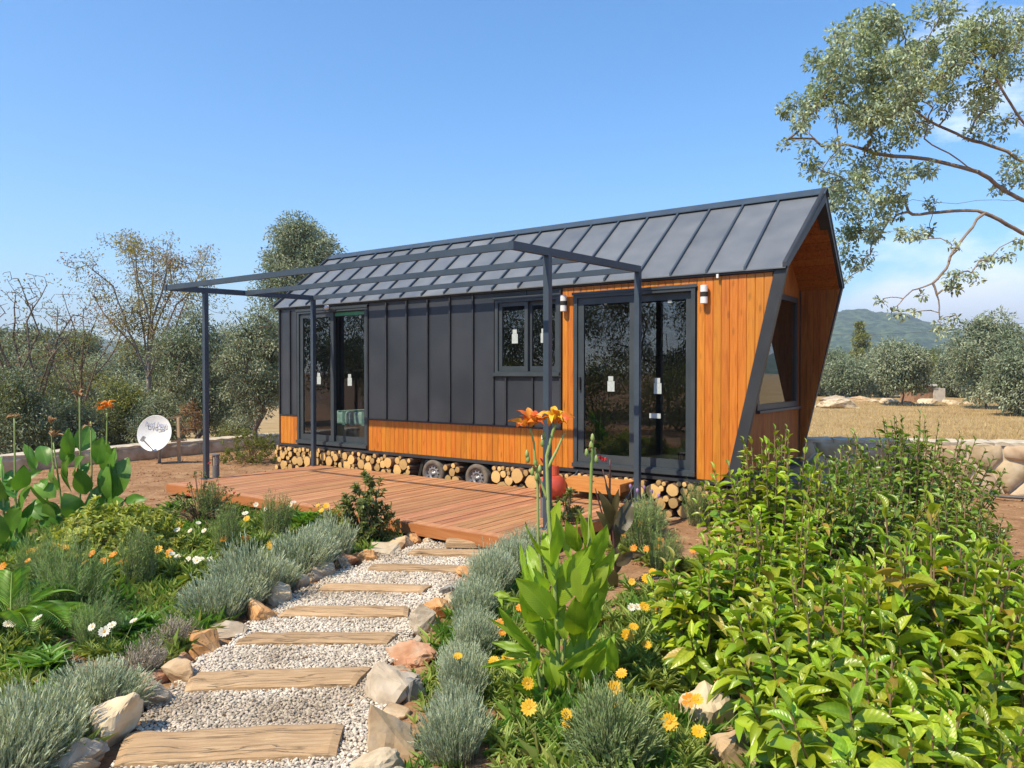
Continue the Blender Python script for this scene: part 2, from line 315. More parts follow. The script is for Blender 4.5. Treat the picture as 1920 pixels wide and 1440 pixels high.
def sleeper_mat():
    m = M['sleeper']; nt = m.node_tree; nd = nt.nodes; ln = nt.links; p = nd['Principled BSDF']
    tc = nd.new('ShaderNodeTexCoord'); oi = nd.new('ShaderNodeObjectInfo')
    mp = nd.new('ShaderNodeMapping'); mp.inputs['Scale'].default_value = (1.1, 15, 6); ln.new(tc.outputs['Object'], mp.inputs[0])
    of = nd.new('ShaderNodeVectorMath'); of.operation = 'ADD'; mu = nd.new('ShaderNodeMath'); mu.operation = 'MULTIPLY'; mu.inputs[1].default_value = 63; ln.new(oi.outputs['Random'], mu.inputs[0]); ln.new(mp.outputs[0], of.inputs[0]); ln.new(mu.outputs[0], of.inputs[1])
    nz = nd.new('ShaderNodeTexNoise'); nz.inputs['Scale'].default_value = 1.0; nz.inputs['Detail'].default_value = 4; nz.inputs['Distortion'].default_value = .5; ln.new(of.outputs[0], nz.inputs['Vector'])
    ab = nd.new('ShaderNodeMath'); ab.operation = 'SUBTRACT'; ab.inputs[1].default_value = .5; ln.new(nz.outputs['Fac'], ab.inputs[0])
    a2 = nd.new('ShaderNodeMath'); a2.operation = 'ABSOLUTE'; ln.new(ab.outputs[0], a2.inputs[0])
    mr = nd.new('ShaderNodeMapRange'); mr.inputs['From Min'].default_value = .004; mr.inputs['From Max'].default_value = .016; mr.inputs['To Min'].default_value = .62; ln.new(a2.outputs[0], mr.inputs['Value'])
    big = nd.new('ShaderNodeTexNoise'); big.inputs['Scale'].default_value = 3.0; ln.new(of.outputs[0], big.inputs['Vector'])
    old = p.inputs['Base Color'].links[0].from_socket
    mx = nd.new('ShaderNodeMix'); mx.data_type = 'RGBA'; mx.blend_type = 'MULTIPLY'; mx.inputs['Factor'].default_value = 1; ln.new(old, mx.inputs['A']); ln.new(mr.outputs[0], mx.inputs['B']); ln.new(mx.outputs['Result'], p.inputs['Base Color'])
    b = nd.new('ShaderNodeBump'); b.inputs['Strength'].default_value = .8; b.inputs['Distance'].default_value = .02; ln.new(mr.outputs[0], b.inputs['Height']); ln.new(p.inputs['Normal'].links[0].from_socket, b.inputs['Normal']); ln.new(b.outputs[0], p.inputs['Normal'])
sleeper_mat()
def knots(m):
    nt = m.node_tree; nd = nt.nodes; ln = nt.links; p = nd['Principled BSDF']
    tc = nd.new('ShaderNodeTexCoord'); oi = nd.new('ShaderNodeObjectInfo'); mp = nd.new('ShaderNodeMapping'); mp.inputs['Scale'].default_value = (9, 9, 2.6); ln.new(tc.outputs['Object'], mp.inputs[0])
    mu = nd.new('ShaderNodeMath'); mu.operation = 'MULTIPLY'; mu.inputs[1].default_value = 91; ln.new(oi.outputs['Random'], mu.inputs[0])
    ad = nd.new('ShaderNodeVectorMath'); ad.operation = 'ADD'; ln.new(mp.outputs[0], ad.inputs[0]); ln.new(mu.outputs[0], ad.inputs[1])
    v = nd.new('ShaderNodeTexVoronoi'); v.inputs['Scale'].default_value = 1.0; ln.new(ad.outputs[0], v.inputs['Vector'])
    mr = nd.new('ShaderNodeMapRange'); mr.inputs['From Min'].default_value = .07; mr.inputs['From Max'].default_value = .17; mr.inputs['To Min'].default_value = .62; mr.inputs['To Max'].default_value = 1.0; ln.new(v.outputs['Distance'], mr.inputs['Value'])
    old = p.inputs['Base Color'].links[0].from_socket; mx = nd.new('ShaderNodeMix'); mx.data_type = 'RGBA'; mx.blend_type = 'MULTIPLY'; mx.inputs['Factor'].default_value = 1; ln.new(old, mx.inputs['A']); ln.new(mr.outputs[0], mx.inputs['B']); ln.new(mx.outputs['Result'], p.inputs['Base Color'])
knots(M['pine'])
def cutface_mat():
    m = bpy.data.materials.new('sawn_log_end'); m.use_nodes = True; nt = m.node_tree; nd = nt.nodes; ln = nt.links; p = nd['Principled BSDF']
    tc = nd.new('ShaderNodeTexCoord'); oi = nd.new('ShaderNodeObjectInfo')
    wv = nd.new('ShaderNodeTexWave'); wv.wave_type = 'RINGS'; wv.rings_direction = 'Y'; wv.inputs['Scale'].default_value = 14; wv.inputs['Distortion'].default_value = 1.5; wv.inputs['Detail'].default_value = 3
    ln.new(tc.outputs['Object'], wv.inputs['Vector'])
    cr = nd.new('ShaderNodeValToRGB'); e = cr.color_ramp.elements; e[0].color = (.60,.36,.12,1); e[1].color = (.74,.50,.20,1); ln.new(wv.outputs['Fac'], cr.inputs[0])
    hs = nd.new('ShaderNodeHueSaturation'); mr = nd.new('ShaderNodeMapRange'); mr.inputs['To Min'].default_value = .55; mr.inputs['To Max'].default_value = 1.1
    ln.new(oi.outputs['Random'], mr.inputs['Value']); ln.new(mr.outputs[0], hs.inputs['Value']); ln.new(cr.outputs[0], hs.inputs['Color'])
    ln.new(hs.outputs[0], p.inputs['Base Color']); p.inputs['Roughness'].default_value = .75; return m
M['cut'] = cutface_mat()
def glass_mat():
    m = bpy.data.materials.new('window_glass'); m.use_nodes = True; nt = m.node_tree; nd = nt.nodes; ln = nt.links; nd.remove(nd['Principled BSDF']); out = nd['Material Output']
    g = nd.new('ShaderNodeBsdfGlossy'); g.inputs['Roughness'].default_value = .0; g.inputs['Color'].default_value = (.95,.97,1,1)
    t = nd.new('ShaderNodeBsdfTransparent'); t.inputs['Color'].default_value = (.80,.84,.83,1)
    f = nd.new('ShaderNodeFresnel'); f.inputs['IOR'].default_value = 1.7
    a = nd.new('ShaderNodeMath'); a.operation = 'MULTIPLY_ADD'; a.inputs[1].default_value = 1.0; a.inputs[2].default_value = .05; a.use_clamp = True; ln.new(f.outputs[0], a.inputs[0])
    ge = nd.new('ShaderNodeNewGeometry'); iv = nd.new('ShaderNodeMath'); iv.operation = 'SUBTRACT'; iv.inputs[0].default_value = 1.0; ln.new(ge.outputs['Backfacing'], iv.inputs[1])
    pr = nd.new('ShaderNodeMath'); pr.operation = 'MULTIPLY'; ln.new(a.outputs[0], pr.inputs[0]); ln.new(iv.outputs[0], pr.inputs[1])
    mx = nd.new('ShaderNodeMixShader'); ln.new(pr.outputs[0], mx.inputs[0]); ln.new(t.outputs[0], mx.inputs[1]); ln.new(g.outputs[0], mx.inputs[2]); ln.new(mx.outputs[0], out.inputs['Surface']); return m
M['glass'] = glass_mat()

# ------------------------------------------------------------------ leaf tools
def leaf_tmpl(ns=4, shape='ell', bend=.25, fold=.25, tip=1.0):
    """unit leaf: y along 0..1, x across -.5...5, z normal"""
    V = []; F = []
    for i in range(ns+1):
        t = i/ns
        if shape == 'ell': w = math.sin(math.pi*min(1, max(0, .04+t*.96)))**.75
        elif shape == 'lance': w = math.sin(math.pi*t**.75)**.9
        elif shape == 'obov': w = math.sin(math.pi*t**1.35)**.8
        else: w = 1-.6*t
        if i == ns: w = .02
        z = -bend*t*t; f = fold*w*.5
        V += [(-w/2, t, z+f), (0, t, z), (w/2, t, z+f)]
    for i in range(ns):
        a = i*3
        F += [(a, a+1, a+4, a+3), (a+1, a+2, a+5, a+4)]
    return np.array(V), np.array(F)
NEEDLE = (np.array([(-.5,0,0),(.5,0,0),(.35,.7,-.03),(0,1,-.08),(-.35,.7,-.03)]), None)
DIAM = (np.array([(0,0,0),(.5,.45,.10),(0,1,-.12),(-.5,.45,.10)]), np.array([(0,1,2),(0,2,3)]))
NQUAD = (np.array([(-.5,0,0),(.5,0,0),(.3,1,-.06),(-.3,1,-.06)]), np.array([(0,1,2,3)]))
LEAF6 = (np.array([(0,0,0),(.42,.3,.08),(.40,.68,.0),(0,1,-.22),(-.40,.68,.0),(-.42,.3,.08),(0,.5,-.03)]), np.array([(0,1,6,5),(1,2,3,6),(5,6,3,4)]))
def norm(a): return a/(np.linalg.norm(a, axis=-1, keepdims=True)+1e-9)
def inst(mb, T, pos, d, nrm, l, w, m=0):
    TV, TF = T; n = len(pos)
    if n == 0: return
    d = norm(d); s = norm(np.cross(d, nrm)); nn = np.cross(s, d)
    l = np.broadcast_to(l, (n,)); w = np.broadcast_to(w, (n,))
    V = pos[:, None]+s[:, None]*(TV[None, :, 0:1]*w[:, None, None])+d[:, None]*(TV[None, :, 1:2]*l[:, None, None])+nn[:, None]*(TV[None, :, 2:3]*l[:, None, None])
    F = (np.arange(n)*len(TV))[:, None, None]+TF[None]
    mb.add(V.reshape(-1, 3), F.reshape(-1, TF.shape[1]), m)
def rvec(n): return norm(rng.normal(size=(n, 3)))

def spray(n, r, h, nl, ln_, lw, r0=.35, lean=1.0, lo=.35, tilt=.55, T=NQUAD, hv=.25, droop=.0, stem_r=.0022, curl=.0):
    """bushy clump: stems from the ground fanning out, each with nl leaves. returns (foliage MB, stem MB)"""
    fo, stm = MB(), MB()
    a = rng.uniform(0, 2*np.pi, n); q = np.sqrt(rng.uniform(0, 1, n))
    base = np.stack([np.cos(a)*q*r*r0, np.sin(a)*q*r*r0, np.zeros(n)], 1)
    lob = np.array([mnoise.noise(Vector((math.cos(x)*1.4*y, math.sin(x)*1.4*y, h*37+n*.01))) for x, y in zip(a, q)])
    q = np.clip(q*(1+.35*lob), 0, 1.25)
    hh = h*(1-.45*np.minimum(q, 1.2)**2.2*lean)*(1+rng.uniform(-hv, hv*.5, n))*(1+.4*lob)
    tip = np.stack([np.cos(a)*q*r, np.sin(a)*q*r, hh], 1)+rng.normal(size=(n, 3))*r*.06
    mid = base*.45+tip*.55; mid[:, 2] = hh*(.58+.1*q); mid[:, :2] -= (tip-base)[:, :2]*.12
    t = np.linspace(lo, 1, nl)[None, :]+rng.uniform(-.03, .03, (n, nl)); t = np.clip(t, 0, 1)[..., None]
    P = (1-t)**2*base[:, None]+2*t*(1-t)*mid[:, None]+t*t*tip[:, None]
    D = 2*(1-t)*(mid-base)[:, None]+2*t*(tip-mid)[:, None]; D = norm(D)
    P = P.reshape(-1, 3); D = D.reshape(-1, 3)
    side = norm(np.cross(D, rvec(len(D))))
    d = norm(D*math.cos(tilt)+side*math.sin(tilt)+np.array([0, 0, -droop]))
    inst(fo, T, P, d, norm(D*.4-side+rvec(len(D))*.35)*-1, ln_*rng.uniform(.7, 1.2, len(P)), lw*rng.uniform(.8, 1.2, len(P)))
    # stems as thin triangular ribbons
    k = 4; ts = np.linspace(0, 1, k)[None, :, None]
    SP = (1-ts)**2*base[:, None]+2*ts*(1-ts)*mid[:, None]+ts*ts*tip[:, None]
    w = np.linspace(1, .4, k)[None, :, None]*stem_r; sx = norm(np.cross(tip-base, rvec(n)))[:, None]
    V = np.stack([SP-sx*w, SP+sx*w], 2).reshape(-1, 3)
    F = np.array([(2*i, 2*i+1, 2*i+3, 2*i+2) for i in range(k-1)])
    stm.add(V, ((np.arange(n)*2*k)[:, None, None]+F[None]).reshape(-1, 4))
    return fo, stm, tip

def rosettes(n_ros, spread, nl, L, w, up=.9, bend=.5, shape='lance'):
    fo = MB(); T = leaf_tmpl(4, shape, bend, .25)
    a = rng.uniform(0, 2*np.pi, n_ros); q = np.sqrt(rng.uniform(0, 1, n_ros))*spread
    c = np.stack([np.cos(a)*q, np.sin(a)*q, rng.uniform(.0, .04, n_ros)], 1)
    n = n_ros*nl; C = np.repeat(c, nl, 0); az = rng.uniform(0, 2*np.pi, n); el = rng.uniform(.25, 1.35, n)*up
    d = np.stack([np.cos(az)*np.cos(el), np.sin(az)*np.cos(el), np.sin(el)], 1)
    nr = np.stack([-np.cos(az)*np.sin(el), -np.sin(az)*np.sin(el), np.cos(el)], 1)+rng.normal(size=(n, 3))*.15
    inst(fo, T, C, d, nr, L*rng.uniform(.6, 1.15, n), w*rng.uniform(.75, 1.2, n)); return fo

def dome_shrub(n, r, h, L, w, T=None, clump=14, inner=.55, flat=1.0):
    """broad-leaf shrub: leaf whorls scattered through a lumpy dome, on visible twigs"""
    fo, tw = MB(), MB(); T = T or leaf_tmpl(3, 'ell', .2, .3)
    k = n//clump; u = rvec(k); u[:, 2] = np.abs(u[:, 2])*flat
    lump = np.array([mnoise.noise(Vector(x*2.2)) for x in u])*.28+1
    rad = rng.uniform(inner, 1, k)**.6*lump
    c = u*rad[:, None]*np.array([r, r, h])+np.array([0, 0, .06*h])
    C = np.repeat(c, clump, 0); U = norm(np.repeat(u, clump, 0)+np.array([0, 0, .35])); N = len(C)
    side = norm(np.cross(U, rvec(N))); el = rng.uniform(.1, 1.25, N)[:, None]
    d = norm(U*np.sin(el)+side*np.cos(el)); P = C-U*rng.uniform(0, .07, N)[:, None]
    inst(fo, T, P, d, norm(U*np.cos(el)-side*np.sin(el)+rng.normal(size=(N, 3))*.2), L*rng.uniform(.65, 1.15, N), w*rng.uniform(.8, 1.2, N))
    for i in range(0, k, max(1, k//60)):
        b = np.array([rng.normal()*.05*r, rng.normal()*.05*r, 0]); m_ = c[i]*.5+np.array([0, 0, .1*h])
        tw.tube([b, m_*.8+b*.2, c[i]], [.008, .005, .002], 4, cap=False)
    return fo, tw

def plant(name, pos, parts, label, cat='plant', group=None, rz=None, sc=1.0):
    o = empty(name, tuple(pos), random.uniform(0, 6.28) if rz is None else rz); o.scale = (sc, sc, sc)
    for pn, me in parts: link(pn, me, o)
    tag(o, label, cat, group); return o

# ------------------------------------------------------------------ ground, field, hills
PLANKS = [(435,1392,395),(520,1270,318),(598,1195,275),(652,1145,225),(703,1101,195),(780,1064,170),(852,1033,160),(930,1007,185)]
PC = np.array([G(x, y, .03 if i < 6 else (.05 if i == 6 else .12))[:2] for i, (x, y, w) in enumerate(PLANKS)])
PATH = np.vstack([[PC[0]+(PC[0]-PC[1])*3.2], [PC[0]+(PC[0]-PC[1])*1.2], PC[:-1], [PC[-1]+np.array([.05, .05])]])
PATH[:3, 0] += .10
def path_dist(P):
    P = np.asarray(P, float); best = np.full(len(P), 1e9)
    for a, b in zip(PATH[:-1], PATH[1:]):
        d = b-a; t = np.clip(((P-a)@d)/(d@d), 0, 1); q = a+t[:, None]*d
        best = np.minimum(best, np.linalg.norm(P-q, axis=1))
    return best
HALF = .56
def sstep(x): x = np.clip(x, 0, 1); return x*x*(3-2*x)
def ground_z(x, y):
    d = np.hypot(x, y); a = np.arctan2(x, y)
    left = sstep((-.05-a)/.25)*(y > 0)
    return -5.0*left*sstep((d-18)/50)
def build_ground():
    rad = np.concatenate([[0.01], np.geomspace(.6, 26, 130), np.geomspace(28, 2600, 42)]); na = 320
    a = np.arange(na)/na*2*np.pi; X = rad[:, None]*np.sin(a); Y = rad[:, None]*np.cos(a)
    Z = ground_z(X, Y); near = rad[:, None] < 24
    P = np.stack([X.ravel(), Y.ravel()], 1); pd = path_dist(P).reshape(X.shape)
    nz = np.array([mnoise.fractal(Vector((x*2.3, y*2.3, 0)), 1.0, 2.0, 4) if r_ < 26 else 0 for x, y, r_ in zip(X.ravel(), Y.ravel(), np.hypot(X, Y).ravel())]).reshape(X.shape)
    Z = Z+np.where(near, nz*.022, 0)-.028*sstep((HALF+.15-pd)/.15)
    V = np.stack([X, Y, Z], 2).reshape(-1, 3); n = na
    F = [(i*n+j, i*n+(j+1) % n, (i+1)*n+(j+1) % n, (i+1)*n+j) for i in range(len(rad)-1) for j in range(n)]
    F = np.array(F)[:, ::-1]
    m = bpy.data.materials.new('soil_and_dry_field'); m.use_nodes = True; nt = m.node_tree; nd = nt.nodes; ln = nt.links; p = nd['Principled BSDF']
    g = nd.new('ShaderNodeNewGeometry'); sp = nd.new('ShaderNodeSeparateXYZ'); ln.new(g.outputs['Position'], sp.inputs[0])
    def noise(sc, det=8, ro=.6):
        q = nd.new('ShaderNodeTexNoise'); q.inputs['Scale'].default_value = sc; q.inputs['Detail'].default_value = det; q.inputs['Roughness'].default_value = ro; ln.new(g.outputs['Position'], q.inputs['Vector']); return q
    def ramp(src, cs, lo=.3, hi=.7):
        c = nd.new('ShaderNodeValToRGB'); e = c.color_ramp.elements; e[0].position = lo; e[1].position = hi; e[0].color = (*cs[0], 1); e[1].color = (*cs[-1], 1)
        for i, k in enumerate(cs[1:-1]): x = e.new(lo+(hi-lo)*(i+1)/(len(cs)-1)); x.color = (*k, 1)
        ln.new(src, c.inputs[0]); return c
    n1 = noise(3.5); n2 = noise(38, 5); n3 = noise(.35, 6)
    soil = ramp(n1.outputs['Fac'], [(.22,.115,.055),(.34,.19,.095),(.44,.28,.155)])
    grit = ramp(n2.outputs['Fac'], [(.6,.58,.55),(1,1,1),(1.25,1.22,1.15)], .25, .8)
    mu = nd.new('ShaderNodeMix'); mu.data_type = 'RGBA'; mu.blend_type = 'MULTIPLY'; mu.inputs['Factor'].default_value = 1
    ln.new(soil.outputs[0], mu.inputs['A']); ln.new(grit.outputs[0], mu.inputs['B'])
    field = ramp(n3.outputs['Fac'], [(.34,.225,.10),(.43,.30,.14),(.50,.37,.19)])
    fg = ramp(noise(9, 6).outputs['Fac'], [(.7,.68,.62),(1.12,1.1,1.06)], .3, .7)
    mf = nd.new('ShaderNodeMix'); mf.data_type = 'RGBA'; mf.blend_type = 'MULTIPLY'; mf.inputs['Factor'].default_value = 1
    ln.new(field.outputs[0], mf.inputs['A']); ln.new(fg.outputs[0], mf.inputs['B'])
    th = nd.new('ShaderNodeMapRange'); th.inputs['From Min'].default_value = -4; th.inputs['From Max'].default_value = 3; th.inputs['To Min'].default_value = 17.5; th.inputs['To Max'].default_value = 11.6; ln.new(sp.outputs['X'], th.inputs['Value'])
    s1 = nd.new('ShaderNodeMath'); s1.operation = 'SUBTRACT'; ln.new(sp.outputs['Y'], s1.inputs[0]); ln.new(th.outputs[0], s1.inputs[1])
    s2 = nd.new('ShaderNodeMath'); s2.operation = 'MULTIPLY_ADD'; s2.inputs[1].default_value = .9; s2.use_clamp = True; ln.new(s1.outputs[0], s2.inputs[0]); ln.new(n1.outputs['Fac'], s2.inputs[2])
    s3 = nd.new('ShaderNodeMath'); s3.operation = 'SUBTRACT'; s3.use_clamp = True; s3.inputs[1].default_value = .45; ln.new(s2.outputs[0], s3.inputs[0])
    s4 = nd.new('ShaderNodeMath'); s4.operation = 'MULTIPLY'; s4.use_clamp = True; s4.inputs[1].default_value = 2; ln.new(s3.outputs[0], s4.inputs[0])
    mx = nd.new('ShaderNodeMix'); mx.data_type = 'RGBA'; ln.new(s4.outputs[0], mx.inputs['Factor']); ln.new(mu.outputs['Result'], mx.inputs['A']); ln.new(mf.outputs['Result'], mx.inputs['B'])
    ln.new(mx.outputs['Result'], p.inputs['Base Color']); p.inputs['Roughness'].default_value = .95; p.inputs['Specular IOR Level'].default_value = .15
    b = nd.new('ShaderNodeBump'); b.inputs['Strength'].default_value = .8; b.inputs['Distance'].default_value = .03; ln.new(noise(22, 8).outputs['Fac'], b.inputs['Height']); ln.new(b.outputs[0], p.inputs['Normal'])
    o = MB().add(V, F).build('ground', m, smooth=True); tag(o, 'red brown garden soil running out into dry tan field', kind='structure')
    M['soil'] = m
build_ground()

def hillmat(name, c0, c1, c2):
    return pmat(name, [c0, c1, c2], nscale=.11, detail=10, rough=.95, contrast=(.40,.60), bump=.9, bdist=7, spec=.1)
def hill(name, az0, az1, d, prof, label, mat, depth=500, seed=0):
    """forested ridge: prof(azimuth)->crest height; ground rises from its foot to the crest, surface lumpy with tree tops"""
    na, nr = 260, 44; az = np.linspace(az0, az1, na); V = []
    for j in range(nr):
        t = j/(nr-1)
        for i, a in enumerate(az):
            r_ = d+depth*t; x, y = math.sin(a)*r_, math.cos(a)*r_
            up = sstep(np.array(t/.8))*prof(a) if t < .8 else prof(a)*(1-sstep(np.array((t-.8)/.2))*.4)
            nzv = mnoise.fractal(Vector((x*.02+seed, y*.02, 0)), .9, 2.0, 5)*6+mnoise.noise(Vector((x*.11, y*.11, seed)))*3.2+mnoise.noise(Vector((x*.004, y*.004, seed)))*22
            V.append((x, y, -4+float(up)+nzv*min(1, t*6)))
    F = np.array([(j*na+i, (j+1)*na+i, (j+1)*na+i+1, j*na+i+1) for j in range(nr-1) for i in range(na-1)])[:, ::-1]
    o = MB().add(V, F).build(name, mat, smooth=True); tag(o, label, kind='structure'); return o
HM = hillmat('forested_hill', (.035,.062,.028), (.065,.105,.045), (.105,.15,.07))
def p_right(a):
    x = 960+math.tan(a)*FPX
    y = np.interp(x, [1300,1450,1560,1640,1700,1760,1830,1900,2000,2400], [640,600,578,580,590,608,622,632,640,655])
    return (698-y)/FPX*1180-9
def p_left(a):
    x = 960+math.tan(a)*FPX
    y = np.interp(x, [-400,0,60,160,260,330,420,500,700,1000], [600,600,603,610,618,612,600,606,640,660])
    return (698-y)/FPX*1480-32
hill('hill', R(10), R(58), 700, p_right, 'long wooded hill beyond the field behind the house', HM, 480, 3)
hill('hill', R(-62), R(12), 900, p_left, 'distant wooded ridge beyond the valley', HM, 580, 11)

# ------------------------------------------------------------------ tiny house on wheels (local x = along the facade, y = into the house)
TH = 0.6321; HX, HY = -4.117, 13.505
UX = np.array([math.cos(TH), -math.sin(TH)]); VX = np.array([math.sin(TH), math.cos(TH)])
def HW(u, v, z=0): q = np.array([HX, HY])+UX*u+VX*v; return np.array([q[0], q[1], z])
WID = 2.5; ZB = .47; ZT = 2.86; ZR = 3.87; LB = 8.29; LT = 8.83
def lean(z): return LB+(LT-LB)*(z-ZB)/(ZT-ZB)
house = empty('tiny_house', (HX, HY, 0), -TH)
tag(house, 'black metal and orange pine tiny house on wheels with leaning gable', 'house')
EPS = .003
def build_house():
    h = house
    # --- chassis, floor
    MB().box(.02, LB, .04, WID-.04, ZB-.02, ZB+.08).build('floor_slab', M['black'], h)
    for v in (.5, 2.0): MB().box(.1, LB-.1, v-.05, v+.05, .33, ZB-.025).build('chassis_beam', M['black'], h)
    MB().box(-.01, LB-.02, -.035, .03, ZB-.045, ZB-.002).build('bottom_trim', M['trim'], h)
    # --- front wall: backing pieces round the openings
    fw = MB(); D0, D1 = .0, .10
    op = [(.50,2.24,.53,2.78),(4.83,5.90,1.70,2.74),(6.12,7.78,.53,2.73)]
    xs = [0, .50, 2.24, 4.83, 5.90, 6.12, 7.78, LB]
    for a, b in zip(xs[:-1], xs[1:]):
        hit = [o for o in op if abs(o[0]-a) < 1e-6]
        if hit:
            _, _, z0, z1 = hit[0]; fw.box(a, b, D0, D1, ZB, z0); fw.box(a, b, D0, D1, z1, ZT)
        else: fw.box(a, b, D0, D1, ZB, ZT)
    front = fw.build('front_wall', M['black'], h)
    # --- standing seam wall panels
    def panel(x0, x1, z0, z1):
        o = MB().box(-(x1-x0)/2+.004, (x1-x0)/2-.004, -.014, -.001, 0, z1-z0).build('wall_panel', M['metal'], front, loc=((x0+x1)/2, 0, z0)); o.rotation_euler = (random.uniform(-.003, .003), 0, random.uniform(-.006, .006))
    def seam(x, z0, z1): MB().box(-.011, .011, -.042, -.0145, 0, z1-z0).build('wall_seam', M['trim'], front, loc=(x, 0, z0))
    panel(.0, .30, .985, 2.83); panel(.30, .47, .985, 2.83); seam(.30, .985, 2.80); seam(.012, .985, 2.82)
    cols = [2.27, 2.68, 3.12, 3.555, 3.995, 4.43, 4.80]
    for a, b in zip(cols[:-1], cols[1:]): panel(a, b, .985, 2.83)
    for x in cols[1:-1]: seam(x, .985, 2.81)
    panel(4.80, 5.02, .985, 1.66); panel(5.02, 5.47, .985, 1.66); panel(5.47, 5.925, .985, 1.66); seam(4.80, .985, 1.655); seam(5.02, .985, 1.655); seam(5.47, .985, 1.655); seam(5.915, .985, 2.8)
    panel(4.80, 5.36, 2.775, 2.83); panel(5.36, 5.925, 2.775, 2.83); panel(.47, 1.35, 2.80, 2.835); panel(1.35, 2.27, 2.80, 2.835)
    for (a, b) in ((0, .475), (2.255, 5.925)): MB().box(a, b, -.030, -.002, .962, .983).build('drip_edge', M['trim'], front)
    MB().box(-.008, .012, -.03, .10, ZB, ZT).build('corner_trim', M['trim'], front)
    MB().box(2.242, 2.262, -.034, -.002, ZB+.01, 2.80).build('corner_trim', M['trim'], front)
    # --- pine planks (tongue and groove, chamfered edges)
    def plank_mesh(w, hh, t=.016):
        c = .006; prof = [(-w/2+.0008, 0), (-w/2+.0008, -t+c), (-w/2+c, -t), (w/2-c, -t), (w/2-.0008, -t+c), (w/2-.0008, 0)]
        return MB().prism([(x, y, 0) for x, y in prof], (0, 0, hh)).mesh('plank', M['pine'])
    cache = {}
    def plank(x, w, z0, z1, par=front, y=-.001):
        k = (round(w, 4), round(z1-z0, 3))
        if k not in cache: cache[k] = plank_mesh(w, z1-z0)
        return link('plank', cache[k], par, (x, y, z0))
    def run(x0, x1, z0, z1, n):
        w = (x1-x0)/n
        for i in range(n): plank(x0+w*(i+.5), w, z0, z1)
    run(.014, .475, ZB+.002, .960, 5)
    run(2.264, 5.935, ZB+.002, .960, 38)
    run(5.937, 6.108, ZB+.002, 2.825, 2)
    run(6.110, 7.795, 2.735, 2.825, 17)
    # right of the big door: planks end along the leaning frame
    w = .0975; x = 7.797
    while x < LT-.10:
        zlo = ZB+.002; xr = x+w
        def zat(xx): return ZB+(ZT-ZB)*(xx+.13-LB)/(LT-LB)
        c = .006; t = .016
        z0l, z0r = max(zlo, zat(x)), max(zlo, zat(xr))
        if z0r > 2.80: break
        P = []
        for zz in (0, 1):
            for (xx, yy) in ((-w/2+.0008, 0), (-w/2+.0008, -t+c), (-w/2+c, -t), (w/2-c, -t), (w/2-.0008, -t+c), (w/2-.0008, 0)):
                f = (xx+w/2)/w; P.append((xx, yy, 2.825 if zz else z0l+(z0r-z0l)*f))
        m_ = MB().add(P, [(i, (i+1) % 6, 6+(i+1) % 6, 6+i) for i in range(6)])
        m_.build('plank', M['pine'], front, loc=(x+w/2, -.001, 0)); x = xr
    # cheek backing (facade plane carried out to the leaning frame), both sides
    for v0, v1, nm in ((.0, .05, 'front_cheek'), (WID-.05, WID, 'rear_cheek')):
        P = [(LB, v0, ZB), (LB+.0, v1, ZB), (lean(ZT)-.02, v1, ZT), (lean(ZT)-.02, v0, ZT), (LB, v0, ZT)]
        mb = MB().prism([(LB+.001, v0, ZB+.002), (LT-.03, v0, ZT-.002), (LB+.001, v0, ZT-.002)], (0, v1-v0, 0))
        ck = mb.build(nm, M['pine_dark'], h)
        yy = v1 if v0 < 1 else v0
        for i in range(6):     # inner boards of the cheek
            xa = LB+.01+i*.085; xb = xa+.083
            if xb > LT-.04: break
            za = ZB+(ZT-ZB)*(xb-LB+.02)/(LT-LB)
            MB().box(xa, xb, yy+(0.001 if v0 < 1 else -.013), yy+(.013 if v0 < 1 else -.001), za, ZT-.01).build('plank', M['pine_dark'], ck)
    # --- other walls
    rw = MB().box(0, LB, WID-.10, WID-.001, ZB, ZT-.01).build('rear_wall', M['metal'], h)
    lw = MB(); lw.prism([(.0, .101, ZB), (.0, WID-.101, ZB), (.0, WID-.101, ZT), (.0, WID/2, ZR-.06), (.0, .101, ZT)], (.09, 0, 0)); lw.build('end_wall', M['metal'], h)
    # gable wall at x = LB with a window opening, boards outside
    gw = MB(); wy0, wy1, wz0, wz1 = .62, 2.30, 1.26, 2.74
    gw.box(LB-.09, LB-.02, .101, WID-.101, ZB, wz0); gw.box(LB-.09, LB-.02, .101, wy0, wz0, wz1); gw.box(LB-.09, LB-.02, wy1, WID-.101, wz0, wz1); gw.box(LB-.09, LB-.02, .101, WID-.101, wz1, ZT)
    gw.prism([(LB-.09, .101, ZT+.001), (LB-.09, WID-.101, ZT+.001), (LB-.09, WID/2, ZR-.10)], (.07, 0, 0))
    gwo = gw.build('gable_wall', M['lining'], h)
    n = 26; w = (WID-.10)/n
    for i in range(n):
        ya, yb = .05+i*w+.0015, .05+(i+1)*w-.0015; yc = (ya+yb)/2
        zr_ = lambda yv: ZT+(ZR-ZT)*(1-abs(yv-WID/2)/(WID/2))-.05
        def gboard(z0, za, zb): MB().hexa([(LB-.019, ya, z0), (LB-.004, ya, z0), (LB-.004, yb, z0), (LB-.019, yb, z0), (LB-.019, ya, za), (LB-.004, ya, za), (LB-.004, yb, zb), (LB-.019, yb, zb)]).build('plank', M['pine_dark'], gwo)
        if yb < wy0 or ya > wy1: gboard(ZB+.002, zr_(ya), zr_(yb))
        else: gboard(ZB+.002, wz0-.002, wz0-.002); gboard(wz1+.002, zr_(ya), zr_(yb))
    gwin = empty('gable_window', parent=h)
    f = MB(); x0, x1 = LB-.055, LB+.012
